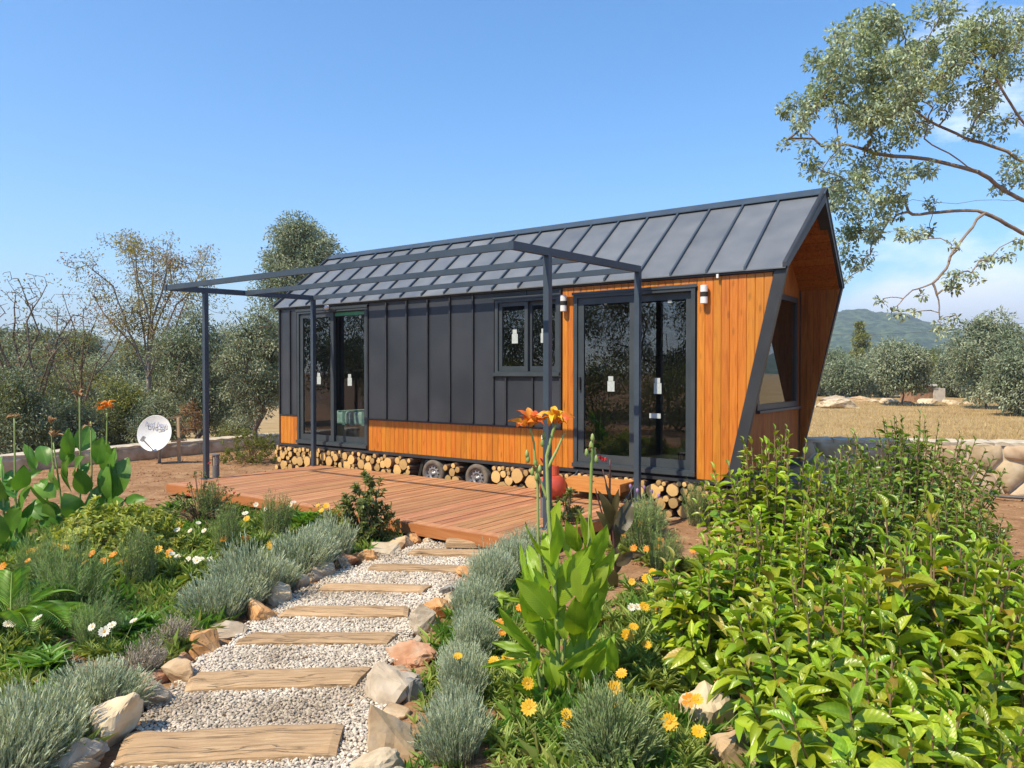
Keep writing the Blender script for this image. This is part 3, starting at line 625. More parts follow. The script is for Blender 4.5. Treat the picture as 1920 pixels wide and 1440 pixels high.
    f.box(x0, x1, wy0, wy0+.07, wz0, wz1); f.box(x0, x1, wy1-.07, wy1, wz0, wz1); f.box(x0, x1, wy0+.07, wy1-.07, wz0, wz0+.07); f.box(x0, x1, wy0+.07, wy1-.07, wz1-.07, wz1)
    f.build('frame', M['trim'], gwin); MB().box(LB-.025, LB-.013, wy0+.071, wy1-.071, wz0+.071, wz1-.071).build('pane', M['glass'], gwin)
    MB().box(LB-.002, LB+.05, wy0-.02, wy1+.02, wz0-.035, wz0-.003).build('sill', M['trim'], gwin)
    # --- soffit boards under the leaning overhang
    for sgn in (0, 1):
        so = MB(); nb = 12
        holder = None
        for i in range(nb):
            t0, t1 = i/nb+.004, (i+1)/nb-.004
            def pt(t, x): 
                v = (WID/2)*t if sgn == 0 else WID-(WID/2)*t
                return (x, v, ZT-.045+(ZR-ZT)*t)
            P = [pt(t0, LB-.01), pt(t1, LB-.01), pt(t1, LT-.04+.08*t1), pt(t0, LT-.04+.08*t0)]
            Q = [(a, b, c-.015) for a, b, c in P]
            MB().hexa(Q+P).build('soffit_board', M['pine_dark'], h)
    # --- leaning dark frame round the gable
    fr = MB(); ww = .13; dd = .03
    def ring(z, v, off): return (lean(z)+off, v, z)
    legs = [((ZB-.045, 0), (ZT, 0)), ((ZB-.045, WID), (ZT, WID))]
    for (za, va), (zb, vb) in legs:
        s_ = -1 if va == 0 else 1; ww = .13 if va == 0 else .11
        v0, v1 = (va-.035, va+dd) if va == 0 else (va-dd, va+.035)
        P = [(lean(za)-ww, v0, za), (lean(za), v0, za), (lean(za), v1, za), (lean(za)-ww, v1, za)]
        Q = [(lean(zb)-ww, v0, zb), (lean(zb), v0, zb), (lean(zb), v1, zb), (lean(zb)-ww, v1, zb)]
        MB().hexa(P+Q).build('gable_frame', M['trim'], h)
    ww = .13
    for sgn in (0, 1):
        ve = -.035 if sgn == 0 else WID+.035; vr = WID/2; s_ = 1 if sgn == 0 else -1
        e0 = np.array([LT-ww, ve, ZT+.001]); e1 = np.array([LT, ve, ZT+.001]); r0 = np.array([LT-ww+.08, vr, ZR]); r1 = np.array([LT+.08, vr, ZR])
        dn = np.array([0, 0, -.085])
        P = [e0+np.array([0, s_*.035, -.0]), e1+np.array([0, s_*.035, -.0]), r1+dn, r0+dn]; Q = [e0, e1, r1, r0]
        Q = [q+np.array([0, 0, .03]) for q in Q]
        MB().hexa(P+Q if sgn else [P[0], P[3], P[2], P[1], Q[0], Q[3], Q[2], Q[1]]).build('gable_frame', M['trim'], h)
    MB().prism([(LB-.0, -.034, ZB-.04), (LB-.0, WID+.034, ZB-.04), (LB, WID+.034, ZB-.003), (LB, -.034, ZB-.003)], (.05, 0, 0)).build('bottom_trim', M['trim'], h)
    # --- roof
    roof = empty('roof', parent=h)
    NP = 20; U0 = -.10
    sl = (ZR+.02-(ZT-.0))/(WID/2+.07)
    def rp(u, t, lift=0.):   # front slope point; t 0 eave .. 1 ridge
        v = -.075+(WID/2+.075)*t; z = ZT+.005+(ZR+.045-ZT)*t+lift
        return (u+(.08*t if u > LT-.2 else 0), v, z)
    uu = np.linspace(U0, LT-.005, NP+1)
    for side in (0, 1):
        fl = (lambda p: p) if side == 0 else (lambda p: (p[0], WID-p[1], p[2]))
        for i in range(NP):
            a, b = uu[i], uu[i+1]; j = random.uniform(-.003, .003)
            c0 = fl(rp((a+b)/2, .5)); nseg = 4; mb = MB()
            T_ = [rp(a, 0), rp(b, 0), rp(b, 1), rp(a, 1)]
            top = [np.array(fl((p[0], p[1], p[2]+.002+j))) for p in T_]; bot = [q-np.array([0, 0, .012]) for q in top]
            pts = bot+top if side == 0 else [bot[1], bot[0], bot[3], bot[2], top[1], top[0], top[3], top[2]]
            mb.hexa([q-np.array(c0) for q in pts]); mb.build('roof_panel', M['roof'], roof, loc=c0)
        for i in range(NP+1):
            a = uu[i]; wd = .012 if 0 < i < NP else .02; hh = .036 if 0 < i < NP else .05
            if i == NP: a -= .01
            A = [rp(a-wd, 0, .003), rp(a+wd, 0, .003), rp(a+wd, .985, .003), rp(a-wd, .985, .003)]
            A[0] = (A[0][0], A[0][1]-.004, A[0][2]); A[1] = (A[1][0], A[1][1]-.004, A[1][2])
            B_ = [(p[0], p[1], p[2]+hh) for p in A]
            A = [fl(p) for p in A]; B_ = [fl(p) for p in B_]
            mb = MB().hexa(A+B_ if side == 0 else [A[1], A[0], A[3], A[2], B_[1], B_[0], B_[3], B_[2]]); mb.build('roof_seam', M['trim'] if i in (0, NP) else M['steel'], roof)
        # roof deck below the sheets
        A = [rp(U0+.03, .02), rp(LT-.03, .02), rp(LT-.03, 1), rp(U0+.03, 1)]; A = [fl((p[0], p[1], p[2]-.013)) for p in A]; B_ = [(p[0], p[1], p[2]-.028) for p in A]
        MB().hexa(B_+A if side == 0 else [B_[1], B_[0], B_[3], B_[2], A[1], A[0], A[3], A[2]]).build('roof_deck', M['trim'], roof)
    # ridge cap
    rz = ZR+.052
    mb = MB(); hw = .11; dz = hw*(ZR+.045-ZT)/(WID/2+.075)
    for s_ in (-1, 1):
        P = [(U0-.02, WID/2, rz+.045), (LT+.10, WID/2, rz+.045), (LT+.10, WID/2+s_*hw, rz+.045-dz), (U0-.02, WID/2+s_*hw, rz+.045-dz)]
        Q = [(a, b, c-.012) for a, b, c in P]
        if s_ > 0: mb.hexa(Q+P)
        else: mb.hexa([Q[0], Q[3], Q[2], Q[1], P[0], P[3], P[2], P[1]])
    mb.build('ridge_cap', M['steel'], roof)
    # eave flashing under the front edge
    MB().box(-.02, LT-.14, -.05, -.018, 2.832, 2.868).build('eave_trim', M['trim'], h)
    # ceiling / interior
    MB().box(.10, LB-.10, WID-.125, WID-.102, ZB+.085, ZT).build('inner_lining', M['lining'], h)
    MB().box(3.0, 3.05, .11, WID-.13, ZB+.085, 2.8).build('partition', M['lining'], h)
    MB().box(5.99, 6.03, .9, WID-.13, ZB+.085, 2.8).build('partition', M['lining'], h)
    MB().box(.09, LB-.09, .10, WID-.10, 2.80, 2.83).build('ceiling', M['lining'], h)
    # --- sliding doors and window
    def glazed(name, x0, x1, z0, z1, sashes, ft=.05, st=.075, y0=-.035, handle=None, stickers=(), tape=None, sill=True):
        d = empty(name, parent=h)
        mb = MB(); mb.box(x0, x0+ft, y0, .09, z0, z1); mb.box(x1-ft, x1, y0, .09, z0, z1); mb.box(x0+ft, x1-ft, y0, .09, z1-ft, z1); mb.box(x0+ft, x1-ft, y0, .09, z0, z0+ft*.7)
        mb.build('frame', M['frame'], d)
        MB().box(x0-.022, x1+.022, y0-.012, y0-.001, z1-.012, z1+.025).build('head_trim', M['frame'], d)
        for (a, b, yy) in sashes:
            s_ = empty('sash', parent=d); q = MB(); zz0, zz1 = z0+ft*.7+.002, z1-ft-.002
            q.box(a, a+st, yy, yy+.04, zz0, zz1); q.box(b-st, b, yy, yy+.04, zz0, zz1); q.box(a+st, b-st, yy, yy+.04, zz0, zz0+st*1.25); q.box(a+st, b-st, yy, yy+.04, zz1-st, zz1)
            q.build('sash_frame', M['frame'], s_)
            MB().box(a+st+.001, b-st-.001, yy+.017, yy+.023, zz0+st*1.25+.001, zz1-st-.001).build('pane', M['glass'], s_)
        for (sx, sz, sw, sh, yy) in stickers:
            MB().box(sx, sx+sw, yy+.0135, yy+.0155, sz, sz+sh).build('sticker', M['sticker'], d)
        if sill: MB().box(x0-.01, x1+.01, y0-.03, y0-.001, z0-.03, z0+.02).build('sill', M['frame'], d)
        if tape: MB().box(*tape).build('tape', M['green_tape'], d)
        if handle: MB().box(handle[0], handle[0]+.02, handle[1]-.035, handle[1]-.001, handle[2], handle[2]+.16).build('handle', M['black'], d)
        return d
    def stk(x, z, yy): return [(x, z, .10, .13, yy), (x+.012, z+.132, .07, .06, yy)]
    d1 = glazed('sliding_door', .50, 2.24, .53, 2.78, [(.555, 1.42, -.01), (1.33, 2.185, .035)], handle=None,
        stickers=stk(.98, 1.52, -.01)+stk(1.70, 1.50, .035)+[(.86, 2.60, .05, .05, -.01), (1.98, 2.60, .05, .05, .035)], tape=(1.43, 2.18, .020, .034, 2.66, 2.715))
    d2 = glazed('casement_window', 4.83, 5.90, 1.70, 2.74, [(4.885, 5.375, -.012), (5.360, 5.845, .032)], st=.055, stickers=stk(5.10, 2.12, -.012)+stk(5.55, 2.12, .032))
    d3 = glazed('sliding_door', 6.12, 7.78, .53, 2.73, [(6.175, 7.0, -.012), (6.93, 7.725, .032)], st=.085, handle=(6.20, -.012, 1.5),
        stickers=stk(6.60, 1.48, -.012)+stk(7.22, 1.46, .032)+[(7.16, 1.16, .15, .06, .032), (6.55, 2.58, .04, .05, -.012), (7.40, 2.56, .05, .05, .032)])
    d2.children[0]['label'] = 'anthracite window frame'
    # window sill flashing
    MB().box(4.78, 5.93, -.055, -.002, 1.662, 1.682).build('sill_flashing', M['trim'], front)
    # --- wall lamps (up and down lights)
    for u in (5.99, 7.905):
        l = empty('wall_lamp', (u, -.075, 2.62), parent=h)
        b = MB().lathe([(0, .03), (.042, .03), (.042, .105), (.036, .108), (.0, .108)], 20); b.build('shade', M['white'], l, smooth=False)
        b = MB().lathe([(0, -.105), (.036, -.105), (.042, -.10), (.042, -.025), (.0, -.025)], 20); b.build('shade', M['white'], l)
        b = MB().lathe([(0, -.025), (.044, -.0249), (.044, .0299), (.0, .03)], 20); b.box(-.02, .02, .03, .0575, -.03, .035); b.build('bracket', M['black'], l)
    # small floodlight over the left door
    l = empty('floodlight', (1.36, -.10, 2.80), parent=h)
    MB().lathe([(0, -.04), (.03, -.035), (.045, -.01), (.045, .01), (.03, .035), (0, .04)], 16).build('head', M['white'], l, smooth=True)
    MB().bar((0, .03, -.01), (.16, .06, -.05), .02).build('bracket', M['trim'], l)
    # hook under the eave, socket on the wall
    MB().box(8.05, 8.075, -.075, -.052, 2.80, 2.845).build('hook', M['white'], h)
    MB().box(5.62, 5.68, -.04, -.0175, .80, .88).build('socket', M['white'], h)
    # --- wheels
    for u in (3.66, 4.50):
        w_ = empty('wheel', (u, -.04, .205), parent=h); w_.scale = (.86, .9, .86)
        a = R(90)
        prof = [(.155,.02),(.165,-.005),(.215,-.012),(.238,.005),(.245,.03),(.245,.15),(.235,.175),(.16,.18),(.155,.16)]
        MB().lathe(prof, 36, axis='y').build('tyre', M['tyre'], w_, smooth=True)
        rm = MB(); rm.lathe([(.16,.0),(.154,.005),(.15,.03),(.142,.035),(.10,.012),(.085,.010),(.075,.03),(.035,.022),(.033,.0),(.0,.0)], 36, axis='y')
        ro = rm.build('rim', M['rim'], w_, smooth=True)
        hb = MB()
        for k in range(12):
            t = k/12*2*math.pi; hb.lathe([(0,.006),(.011,.006),(.012,.026)], 8, axis='y', o=(.121*math.cos(t), .0, .121*math.sin(t)))
        hb.build('rim_holes', M['black'], ro)
        for k in range(5):
            t = k/5*2*math.pi+.3; MB().lathe([(.011,.03),(.011,.008),(0,.006)], 8, axis='y', o=(.056*math.cos(t), 0, .056*math.sin(t))).build('wheel_nut', M['rim'], ro)
    # wheel arches and dark skirt behind the log stack
    MB().box(3.28, 4.88, .30, .33, .02, ZB-.03).build('wheel_well', M['black'], h)
    MB().bar((3.30, .05, .10), (3.40, .05, .42), .05, .02).build('mud_guard', M['black'], h)
build_house()
# bed seen through the left sliding door
def build_bed():
    b = empty('bed', tuple(HW(.92, .36, .552)), -TH); tag(b, 'low bed with pale mint mattress seen through the left sliding door', 'bed')
    MB().box(0, 1.0, 0, 1.7, 0, .26).build('base', M['lining'], b)
    m_ = MB(); n = 6
    m_.box(.0, 1.0, 0, 1.7, .262, .50); mo = m_.build('mattress', M['mint'], b)
    bv = mo.modifiers.new('b', 'BEVEL'); bv.width = .05; bv.segments = 3
    for x in (.30, .50, .78): MB().box(x, x+.06, -.008, 1.708, .264, .508).build('strap', M['mint2'], b)
build_bed()

# ------------------------------------------------------------------ deck, pergola, step
def build_deck():
    d = empty('deck', (HX, HY, 0), -TH); tag(d, 'low red brown timber deck laid along the tiny house', 'deck')
    u0, u1, v0, v1, zt = 1.22, 7.32, -2.78, -.14, .17
    n = 52; p = (u1-u0)/n
    c = .004; w = p-.012; ln_ = v1-(v0+.125)
    prof = [(-w/2, -.026), (w/2, -.026), (w/2, -c), (w/2-c, 0), (-w/2+c, 0), (-w/2, -c)]
    me = MB().prism([(x, 0, z) for x, z in prof], (0, ln_, 0)).mesh('board', M['deck'])
    me.flip_normals()
    for i in range(n):
        gap = .02 if i >= n//2 else 0
        o = link('board', me, d, (u0+p*(i+.5)+(gap-.01)*.4, v0+.125+random.uniform(-.006, .006), zt+random.uniform(-.002, .002))); o.rotation_euler = (0, random.uniform(-.004, .004), random.uniform(-.003, .003))
    for a, b in ((u0-.03, (u0+u1)/2-.002), ((u0+u1)/2+.002, u1+.03)):
        MB().box(a, b, v0, v0+.118, zt-.026, zt+.001).build('edge_board', M['deck'], d)
        MB().box(a, b, v0-.024, v0-.002, zt-.115, zt-.003).build('fascia', M['fascia'], d)
    for u in (u0-.03, u1+.008): MB().box(u, u+.022, v0, v1, zt-.115, zt-.003).build('fascia', M['fascia'], d)
    for v in np.linspace(v0+.16, v1-.06, 5): MB().box(u0, u1, v-.03, v+.03, -.02, zt-.028).build('joist', M['black'], d)
build_deck()
def build_pergola():
    g = empty('pergola', (HX, HY, 0), -TH); tag(g, 'dark blue grey steel pergola frame standing over the deck', 'pergola')
    u0, u1, vi, vm, vp, vo = 1.20, 7.15, -.25, -1.54, -2.20, -2.78
    zi, zo = 2.955, 2.895
    zv = lambda v: zi+(zo-zi)*(v-vi)/(vo-vi)
    for v in (vi, vm, vo): MB().box(u0+.028, u1-.028, v-.02, v+.02, zv(v)-.034, zv(v)+.034).build('beam', M['steel'], g)
    for u in (u0, u1):
        MB().hexa([(u-.0275, vo-.03, zo-.038), (u+.0275, vo-.03, zo-.038), (u+.0275, vi+.03, zi-.038), (u-.0275, vi+.03, zi-.038),
                   (u-.0275, vo-.03, zo+.038), (u+.0275, vo-.03, zo+.038), (u+.0275, vi+.03, zi+.038), (u-.0275, vi+.03, zi+.038)]).build('side_beam', M['steel'], g)
        for v in (vi, vp):
            MB().box(u-.032, u+.032, v-.032, v+.032, .14 if v == vp else .172, zv(v)-.039).build('post', M['steel'], g)
            zb = .001 if v == vp else .1705
            MB().box(u-.07, u+.07, v-.07, v+.07, .1715, .179).build('foot_plate', M['steel'], g)
build_pergola()
def build_step():
    s_ = empty('entry_step', (HX, HY, 0), -TH); tag(s_, 'fold down wooden entry step below the big sliding door', 'step')
    u0, u1 = 6.22, 7.06; z = .40
    for i in range(3): MB().box(u0, u1, -.50+i*.13, -.50+i*.13+.122, z-.025, z).build('tread_board', M['step_wood'], s_)
    MB().box(u0, u1, -.524, -.502, z-.13, z-.003).build('riser', M['step_wood'], s_)
    for u in (u0+.03, u1-.06): MB().box(u, u+.03, -.50, -.13, z-.11, z-.027).build('bearer', M['step_wood'], s_)
    for u in (u0-.02, u1+.02): MB().bar((u, -.46, .175), (u, -.045, ZB-.03), .018, .035).build('arm', M['steel'], s_)
build_step()
def build_gas():
    P = G(1036, 934, .17); c = empty('gas_cylinder', tuple(P), .3); tag(c, 'round red gas cylinder with a curved hose on the deck', 'gas cylinder')
    MB().lathe([(0,.012),(.09,.012),(.135,.03),(.162,.08),(.168,.14),(.162,.20),(.135,.255),(.09,.285),(.05,.295),(0,.297)], 28).build('body', M['red'], c, smooth=True)
    MB().lathe([(.098,0),(.104,0),(.104,.03),(.098,.03),(.098,0)], 24).build('foot_ring', M['red'], c)
    MB().lathe([(.075,.29),(.082,.29),(.078,.40),(.072,.40),(.075,.29)], 20).build('collar', M['red'], c, smooth=False)
    MB().lathe([(0,.296),(.02,.296),(.02,.36),(.012,.365),(.012,.39),(0,.39)], 12).build('valve', M['galv'], c)
    t = np.linspace(0, 1, 14)
    MB().tube(np.stack([-.02-.10*np.sin(t*3.0), .04+.12*t, .375+.12*np.sin(t*math.pi)-.0*t], 1), .010, 8).build('hose', M['red'], c, smooth=True)
build_gas()
def bollard(px, py, h, label):
    P = G(px, py); b = empty('bollard_light', tuple(P)); tag(b, label, 'garden light', 'garden bollard lights'); r = .05
    MB().lathe([(0,0),(r,0),(r,h-.17),(.0,h-.17)], 20).build('body', M['grey_plastic'], b)
    MB().lathe([(0,h-.169),(.036,h-.169),(.036,h-.021),(0,h-.021)], 20).build('diffuser', M['white'], b)
    for k in range(8):
        a = k/8*2*math.pi; MB().box(-.005, .005, .040, .05, h-.169, h-.021).build('louvre', M['black'], b, rot=(0, 0, a))
    MB().lathe([(0,h-.02),(r+.004,h-.02),(r+.004,h-.004),(r-.01,h),(0,h)], 20).build('cap', M['grey_plastic'], b)
bollard(405, 914, .50, 'small grey bollard light beside the pergola post near the stone kerb')
bollard(1022, 1000, .56, 'small grey bollard light with white louvred head by the deck edge behind the canna')

# ------------------------------------------------------------------ firewood stacked under the house
def build_logs():
    meshes = []
    for k in range(7):
        n = 11; a = np.arange(n)/n*2*np.pi; rr = 1+rng.uniform(-.09, .09, n)
        if k % 3 == 0: rr[:3] *= .82
        ring = np.stack([np.cos(a)*rr, np.zeros(n), np.sin(a)*rr], 1)
        b = MB(); ys = [0, .004, .2, .34]
        sc = [.965, 1, 1.03, .97]
        V = np.vstack([ring*s_+np.array([rng.normal()*.015*(i > 1), y, 0]) for i, (s_, y) in enumerate(zip(sc, ys))])
        b.add(V, [(i*n+j, i*n+(j+1) % n, (i+1)*n+(j+1) % n, (i+1)*n+j) for i in range(3) for j in range(n)], 0)
        base = 0
        Vc = np.vstack([ring*.965, [[rng.normal()*.1, -.004, rng.normal()*.1]]]); b.add(Vc, [(n, (j+1) % n, j) for j in range(n)][::1], 1)
        me = b.mesh('firewood_log', [M['bark'], M['cut']]); meshes.append(me)
    placed = []
    def drop(u0, u1, zmax, rlo, rhi, n, zf=0.0):
        loc = []
        for _ in range(n):
            r_ = rng.uniform(rlo, rhi) if rng.random() < .75 else rng.uniform(rlo*.55, rlo*1.1); best = None
            for c in rng.uniform(u0+r_, u1-r_, 36):
                z = zf+r_
                for (x, zz, q) in loc:
                    dx = abs(c-x); s_ = r_+q+.001
                    if dx < s_: z = max(z, zz+math.sqrt(s_*s_-dx*dx))
                if best is None or z < best[1]: best = (c, z)
            if best[1]+r_ < zmax+(.02 if r_ < .04 else 0): loc.append((best[0], best[1], r_))
        placed.extend(loc)
    drop(-.06, 3.27, ZB-.045, .045, .095, 300)
    drop(3.93, 4.23, ZB-.05, .05, .075, 14)
    drop(4.80, 8.20, ZB-.045, .048, .108, 300)
    for (u, z, r_) in placed:
        P = HW(u, -.10+rng.uniform(-.03, .04), z); o = link('firewood_log', random.choice(meshes), None, tuple(P))
        o.rotation_euler = (0, rng.uniform(0, 6.28), -TH+rng.uniform(-.05, .05)); o.rotation_mode = 'XYZ'
        o.matrix_world = Matrix.Translation(Vector(P)) @ Matrix.Rotation(-TH+float(rng.uniform(-.06, .06)), 4, 'Z') @ Matrix.Rotation(float(rng.uniform(0, 6.28)), 4, 'Y') @ Matrix.Diagonal((r_, 1, r_, 1))
        where = 'left of the first wheel' if u < 3.4 else ('between the two wheels' if u < 4.4 else ('between the second wheel and the entry step' if u < 6.2 else ('behind the entry step' if u < 7.1 else 'right of the entry step')))
        size = 'thick' if r_ > .078 else ('thin' if r_ < .055 else 'middling')
        tag(o, size+' firewood log under the tiny house '+where, 'log', size+' firewood logs '+where)
    return len(placed)
NLOG = build_logs()

# ------------------------------------------------------------------ path: gravel, sleepers, edging stones
def build_path():
    # gravel bed sheet
    L = []; Rr = []; T = np.gradient(PATH, axis=0); T = norm(T); N_ = np.stack([T[:, 1], -T[:, 0]], 1)
    for p_, n_ in zip(PATH, N_): L.append(p_-n_*(HALF-.05)); Rr.append(p_+n_*(HALF-.05))
    k = len(PATH); V = [(*p, .004) for p in L]+[(*p, .004) for p in Rr]
    o = MB().add(V, [(i, k+i, k+i+1, i+1) for i in range(k-1)]).build('gravel_path', M['pebble']); tag(o, 'pale gravel path leading to the deck', kind='structure')
    # pebbles: low poly stones
    ico = bmesh.new(); bmesh.ops.create_icosphere(ico, subdivisions=1, radius=1); IV = np.array([v.co[:] for v in ico.verts]); IF = np.array([[v.index for v in f.verts] for f in ico.faces]); ico.free()
    pts = []
    lo = PATH.min(0)-.7; hi = PATH.max(0)+.7
    step = .0155; gx = np.arange(lo[0], hi[0], step); gy = np.arange(max(lo[1], 2.5), hi[1], step)
    XX, YY = np.meshgrid(gx, gy); P = np.stack([XX.ravel(), YY.ravel()], 1)+rng.uniform(-.008, .008, (XX.size, 2))
    keep = path_dist(P) < HALF+.03+.03*np.sin(P[:, 1]*9+P[:, 0]*4)-.05*rng.random(len(P))**3
    P = P[keep]; d = P[:, 1]; P = P[rng.random(len(P)) < np.clip(1.35-.09*d, .55, 1)]
    vis = np.abs(P[:, 0]/P[:, 1]) < .75; P = P[vis]
    n = len(P); s_ = rng.uniform(.0065, .0125, n)*np.clip(.75+.06*P[:, 1], .9, 1.25)
    var = []
    for k in range(6): var.append(IV*rng.uniform(.75, 1.25, IV.shape)*np.array([1.15, .9, .7]))
    b = MB(); which = rng.integers(0, 6, n); ang = rng.uniform(0, 6.28, n); tl = rng.normal(size=n)*.35
    for k in range(6):
        q = np.where(which == k)[0]; c, s2 = np.cos(ang[q]), np.sin(ang[q]); T_ = var[k]
        z_ = T_[None, :, 2]+T_[None, :, 0]*tl[q][:, None]
        Vx = T_[None, :, 0]*c[:, None]-T_[None, :, 1]*s2[:, None]; Vy = T_[None, :, 0]*s2[:, None]+T_[None, :, 1]*c[:, None]
        VV = np.stack([Vx, Vy, z_], 2)*s_[q][:, None, None]
        VV[:, :, 0] += P[q, 0:1]; VV[:, :, 1] += P[q, 1:2]; VV[:, :, 2] += (.008+rng.uniform(0, .009, len(q)))[:, None]
        b.add(VV.reshape(-1, 3), ((np.arange(len(q))*len(T_))[:, None, None]+IF[None]).reshape(-1, 3))
    o = b.build('gravel', M['pebble']); tag(o, 'loose pale limestone gravel covering the garden path', 'gravel', kind='stuff'); return n
NPEB = build_path()
def sleeper_mesh(L, w, t, seed):
    nx, ny = 26, 7; V = []; rs = np.random.default_rng(seed)
    e0, e1 = rs.uniform(-.04, .04, 2)
    for i in range(nx+1):
        x = (i/nx-.5)
        for j in range(ny+1):
            y = j/ny-.5; edge = abs(y)*2
            wob = mnoise.noise(Vector((x*5+seed, 0 if y < 0 else 7, seed)))*.018
            xx = x*L+(e0 if x < 0 else e1)*y*2*abs(x)*2; yy = y*w*(1+.05*mnoise.noise(Vector((x*3, seed, 3))))+wob*np.sign(y)*edge
            z = t-.016*edge**4+mnoise.fractal(Vector((x*4+seed, y*2.2, seed)), .9, 2, 4)*.007-.01*max(0, abs(x)-.47)/.03
            V.append((xx, yy, z))
    n1 = ny+1; F = [(i*n1+j, (i+1)*n1+j, (i+1)*n1+j+1, i*n1+j+1) for i in range(nx) for j in range(ny)]
    # skirt
    loop = [i*n1 for i in range(nx+1)]+[nx*n1+j for j in range(1, ny+1)]+[i*n1+ny for i in range(nx-1, -1, -1)]+[j for j in range(ny-1, 0, -1)]
    b = len(V); V += [(V[q][0]*1.0, V[q][1], -.02) for q in loop]; k = len(loop)
    F += [(loop[(i+1) % k], loop[i], b+i, b+(i+1) % k) for i in range(k)]
    mb = MB().add(V, F); return mb.mesh('sleeper', M['sleeper'], smooth=False)
names_s = ['widest weathered sleeper, first step of the gravel path', 'second sleeper step of the gravel path with a long crack', 'third sleeper step of the gravel path', 'fourth sleeper step of the gravel path, square right end',
           'fifth sleeper step of the gravel path', 'sixth sleeper step of the gravel path', 'seventh sleeper step of the gravel path, next to last before the deck', 'last sleeper step laid against the deck edge']
rots = [5.5, 4.5, 0.5, -1, -3, -5, -6, -5]
for i, (x, y, w) in enumerate(PLANKS):
    c = PC[i]; Lm = w*m_per_px(c[1])*1.02; z = 0 if i < 6 else (.012 if i == 6 else .07)
    wid = [.30, .25, .19, .21, .19, .20, .18, .20][i]
    o = link('sleeper', sleeper_mesh(Lm, wid, .045, 11+i), None, (c[0], c[1], z)); o.rotation_euler = (0, 0, R(rots[i]))
    if i == 7: o.location.z = .05
    tag(o, names_s[i], 'sleeper', 'sleeper steps of the path')

def stone_mesh(seed, sx, sy, sz, mat):
    rs = np.random.default_rng(seed); bm = bmesh.new()
    p = norm(rs.normal(size=(15, 3)))*rs.uniform(.75, 1.1, (15, 1))
    for q in p: bm.verts.new(q)
    bmesh.ops.convex_hull(bm, input=bm.verts[:])
    for v in [v for v in bm.verts if not v.link_faces]: bm.verts.remove(v)
    bmesh.ops.subdivide_edges(bm, edges=bm.edges[:], cuts=4, use_grid_fill=True)
    bmesh.ops.smooth_vert(bm, verts=bm.verts[:], factor=.35, use_axis_x=True, use_axis_y=True, use_axis_z=True)
    bmesh.ops.triangulate(bm, faces=bm.faces[:])
    for v in bm.verts:
        n_ = mnoise.fractal(v.co*2.4+Vector((seed*.7, 0, 0)), .9, 2.0, 4); n2 = mnoise.fractal(v.co*7+Vector((0, seed*.3, 0)), .8, 2.0, 3); v.co *= 1+n_*.15+n2*.03
        v.co = Vector((v.co.x*sx, v.co.y*sy, v.co.z*sz))
    me = bpy.data.meshes.new('edging_stone'); bm.to_mesh(me); bm.free(); me.materials.append(mat); return me
STONES = [  # px x, px y of base centre, width px, height px, colour, label
 (197,1400,118,115,'cream','large smooth cream boulder edging the path next to the wide first sleeper'),
 (128,1452,110,70,'grey','grey brown boulder at the near end of the left path edging'),
 (222,1345,62,60,'dark','small dark grey stone wedged behind the cream boulder'),
 (275,1325,95,62,'grey','speckled grey stone in the path edging above the cream boulder'),
 (327,1282,80,52,'tan','tan stone beside the dried lavender in the path edging'),
 (378,1232,88,52,'orange','long rounded ochre stone edging the path below the dried lavender'),
 (422,1198,70,26,'grey','flat grey slab in the path edging beside the third sleeper'),
 (474,1170,80,52,'orange','bright orange angular stone in the left path edging'),
 (517,1136,66,44,'cream','whitish grey block next to the bright orange stone'),
 (552,1108,58,36,'grey','rough grey stone with dark pits in the left edging'),
 (592,1090,66,38,'grey','rounded pinkish grey stone near the middle of the left edging'),
 (652,1068,52,30,'red','small reddish stone in the left path edging'),
 (684,1058,54,30,'orange','small orange and white stone in the left path edging'),
 (716,1046,64,34,'cream','pointed cream stone in the left edging near the dark green shrub'),
 (748,1034,54,28,'tan','tan stone in the left edging near the dark green shrub'),
 (774,1024,44,24,'orange','last small orange stone of the left edging before the deck'),
 (727,1425,92,130,'tan','tall tan boulder edging the right side of the path'),
 (700,1462,120,60,'cream','cream boulder at the near end of the right path edging'),
 (726,1322,98,85,'grey','olive grey boulder in the right edging beside the second sleeper'),
 (770,1318,50,60,'dark','small dark pitted stone leaning against the olive grey boulder'),
 (772,1248,96,52,'red','reddish brown block with a flat top in the right edging'),
 (800,1190,66,60,'grey','upright grey stone in the right edging'),
 (818,1160,62,44,'orange','rusty orange stone in the right edging under the lavender'),
 (848,1124,46,32,'dark','dark grey stone half hidden by lavender in the right edging'),
 (884,1090,72,30,'orange','flat orange stone in the right edging beside the far sleepers'),
 (1322,1368,92,105,'cream','white and grey split stone edging the bed below the glossy shrubs'),
 (1308,1300,60,60,'tan','small tan stone behind the split white stone under the glossy shrubs'),
 (1372,1440,90,80,'tan','pale tan block beside the split white stone under the glossy shrubs'),
 (1440,1452,70,60,'grey','grey stone under the near glossy shrub leaves'),
]
for i, (x, y, w, h, c, lab) in enumerate(STONES):
    P = G(x, y-6); s_ = m_per_px(P[1]); sx = w*s_*.62; sz = max(.05, h*s_*.66)
    o = link('edging_stone', stone_mesh(100+i, sx, sx*random.uniform(.65, .95), sz, M['st_'+c]), None, (P[0], P[1]+sx*.25, sz*.28))
    o.rotation_euler = (0, 0, random.uniform(-.5, .5)); tag(o, lab, 'stone', 'stones edging the path and beds')

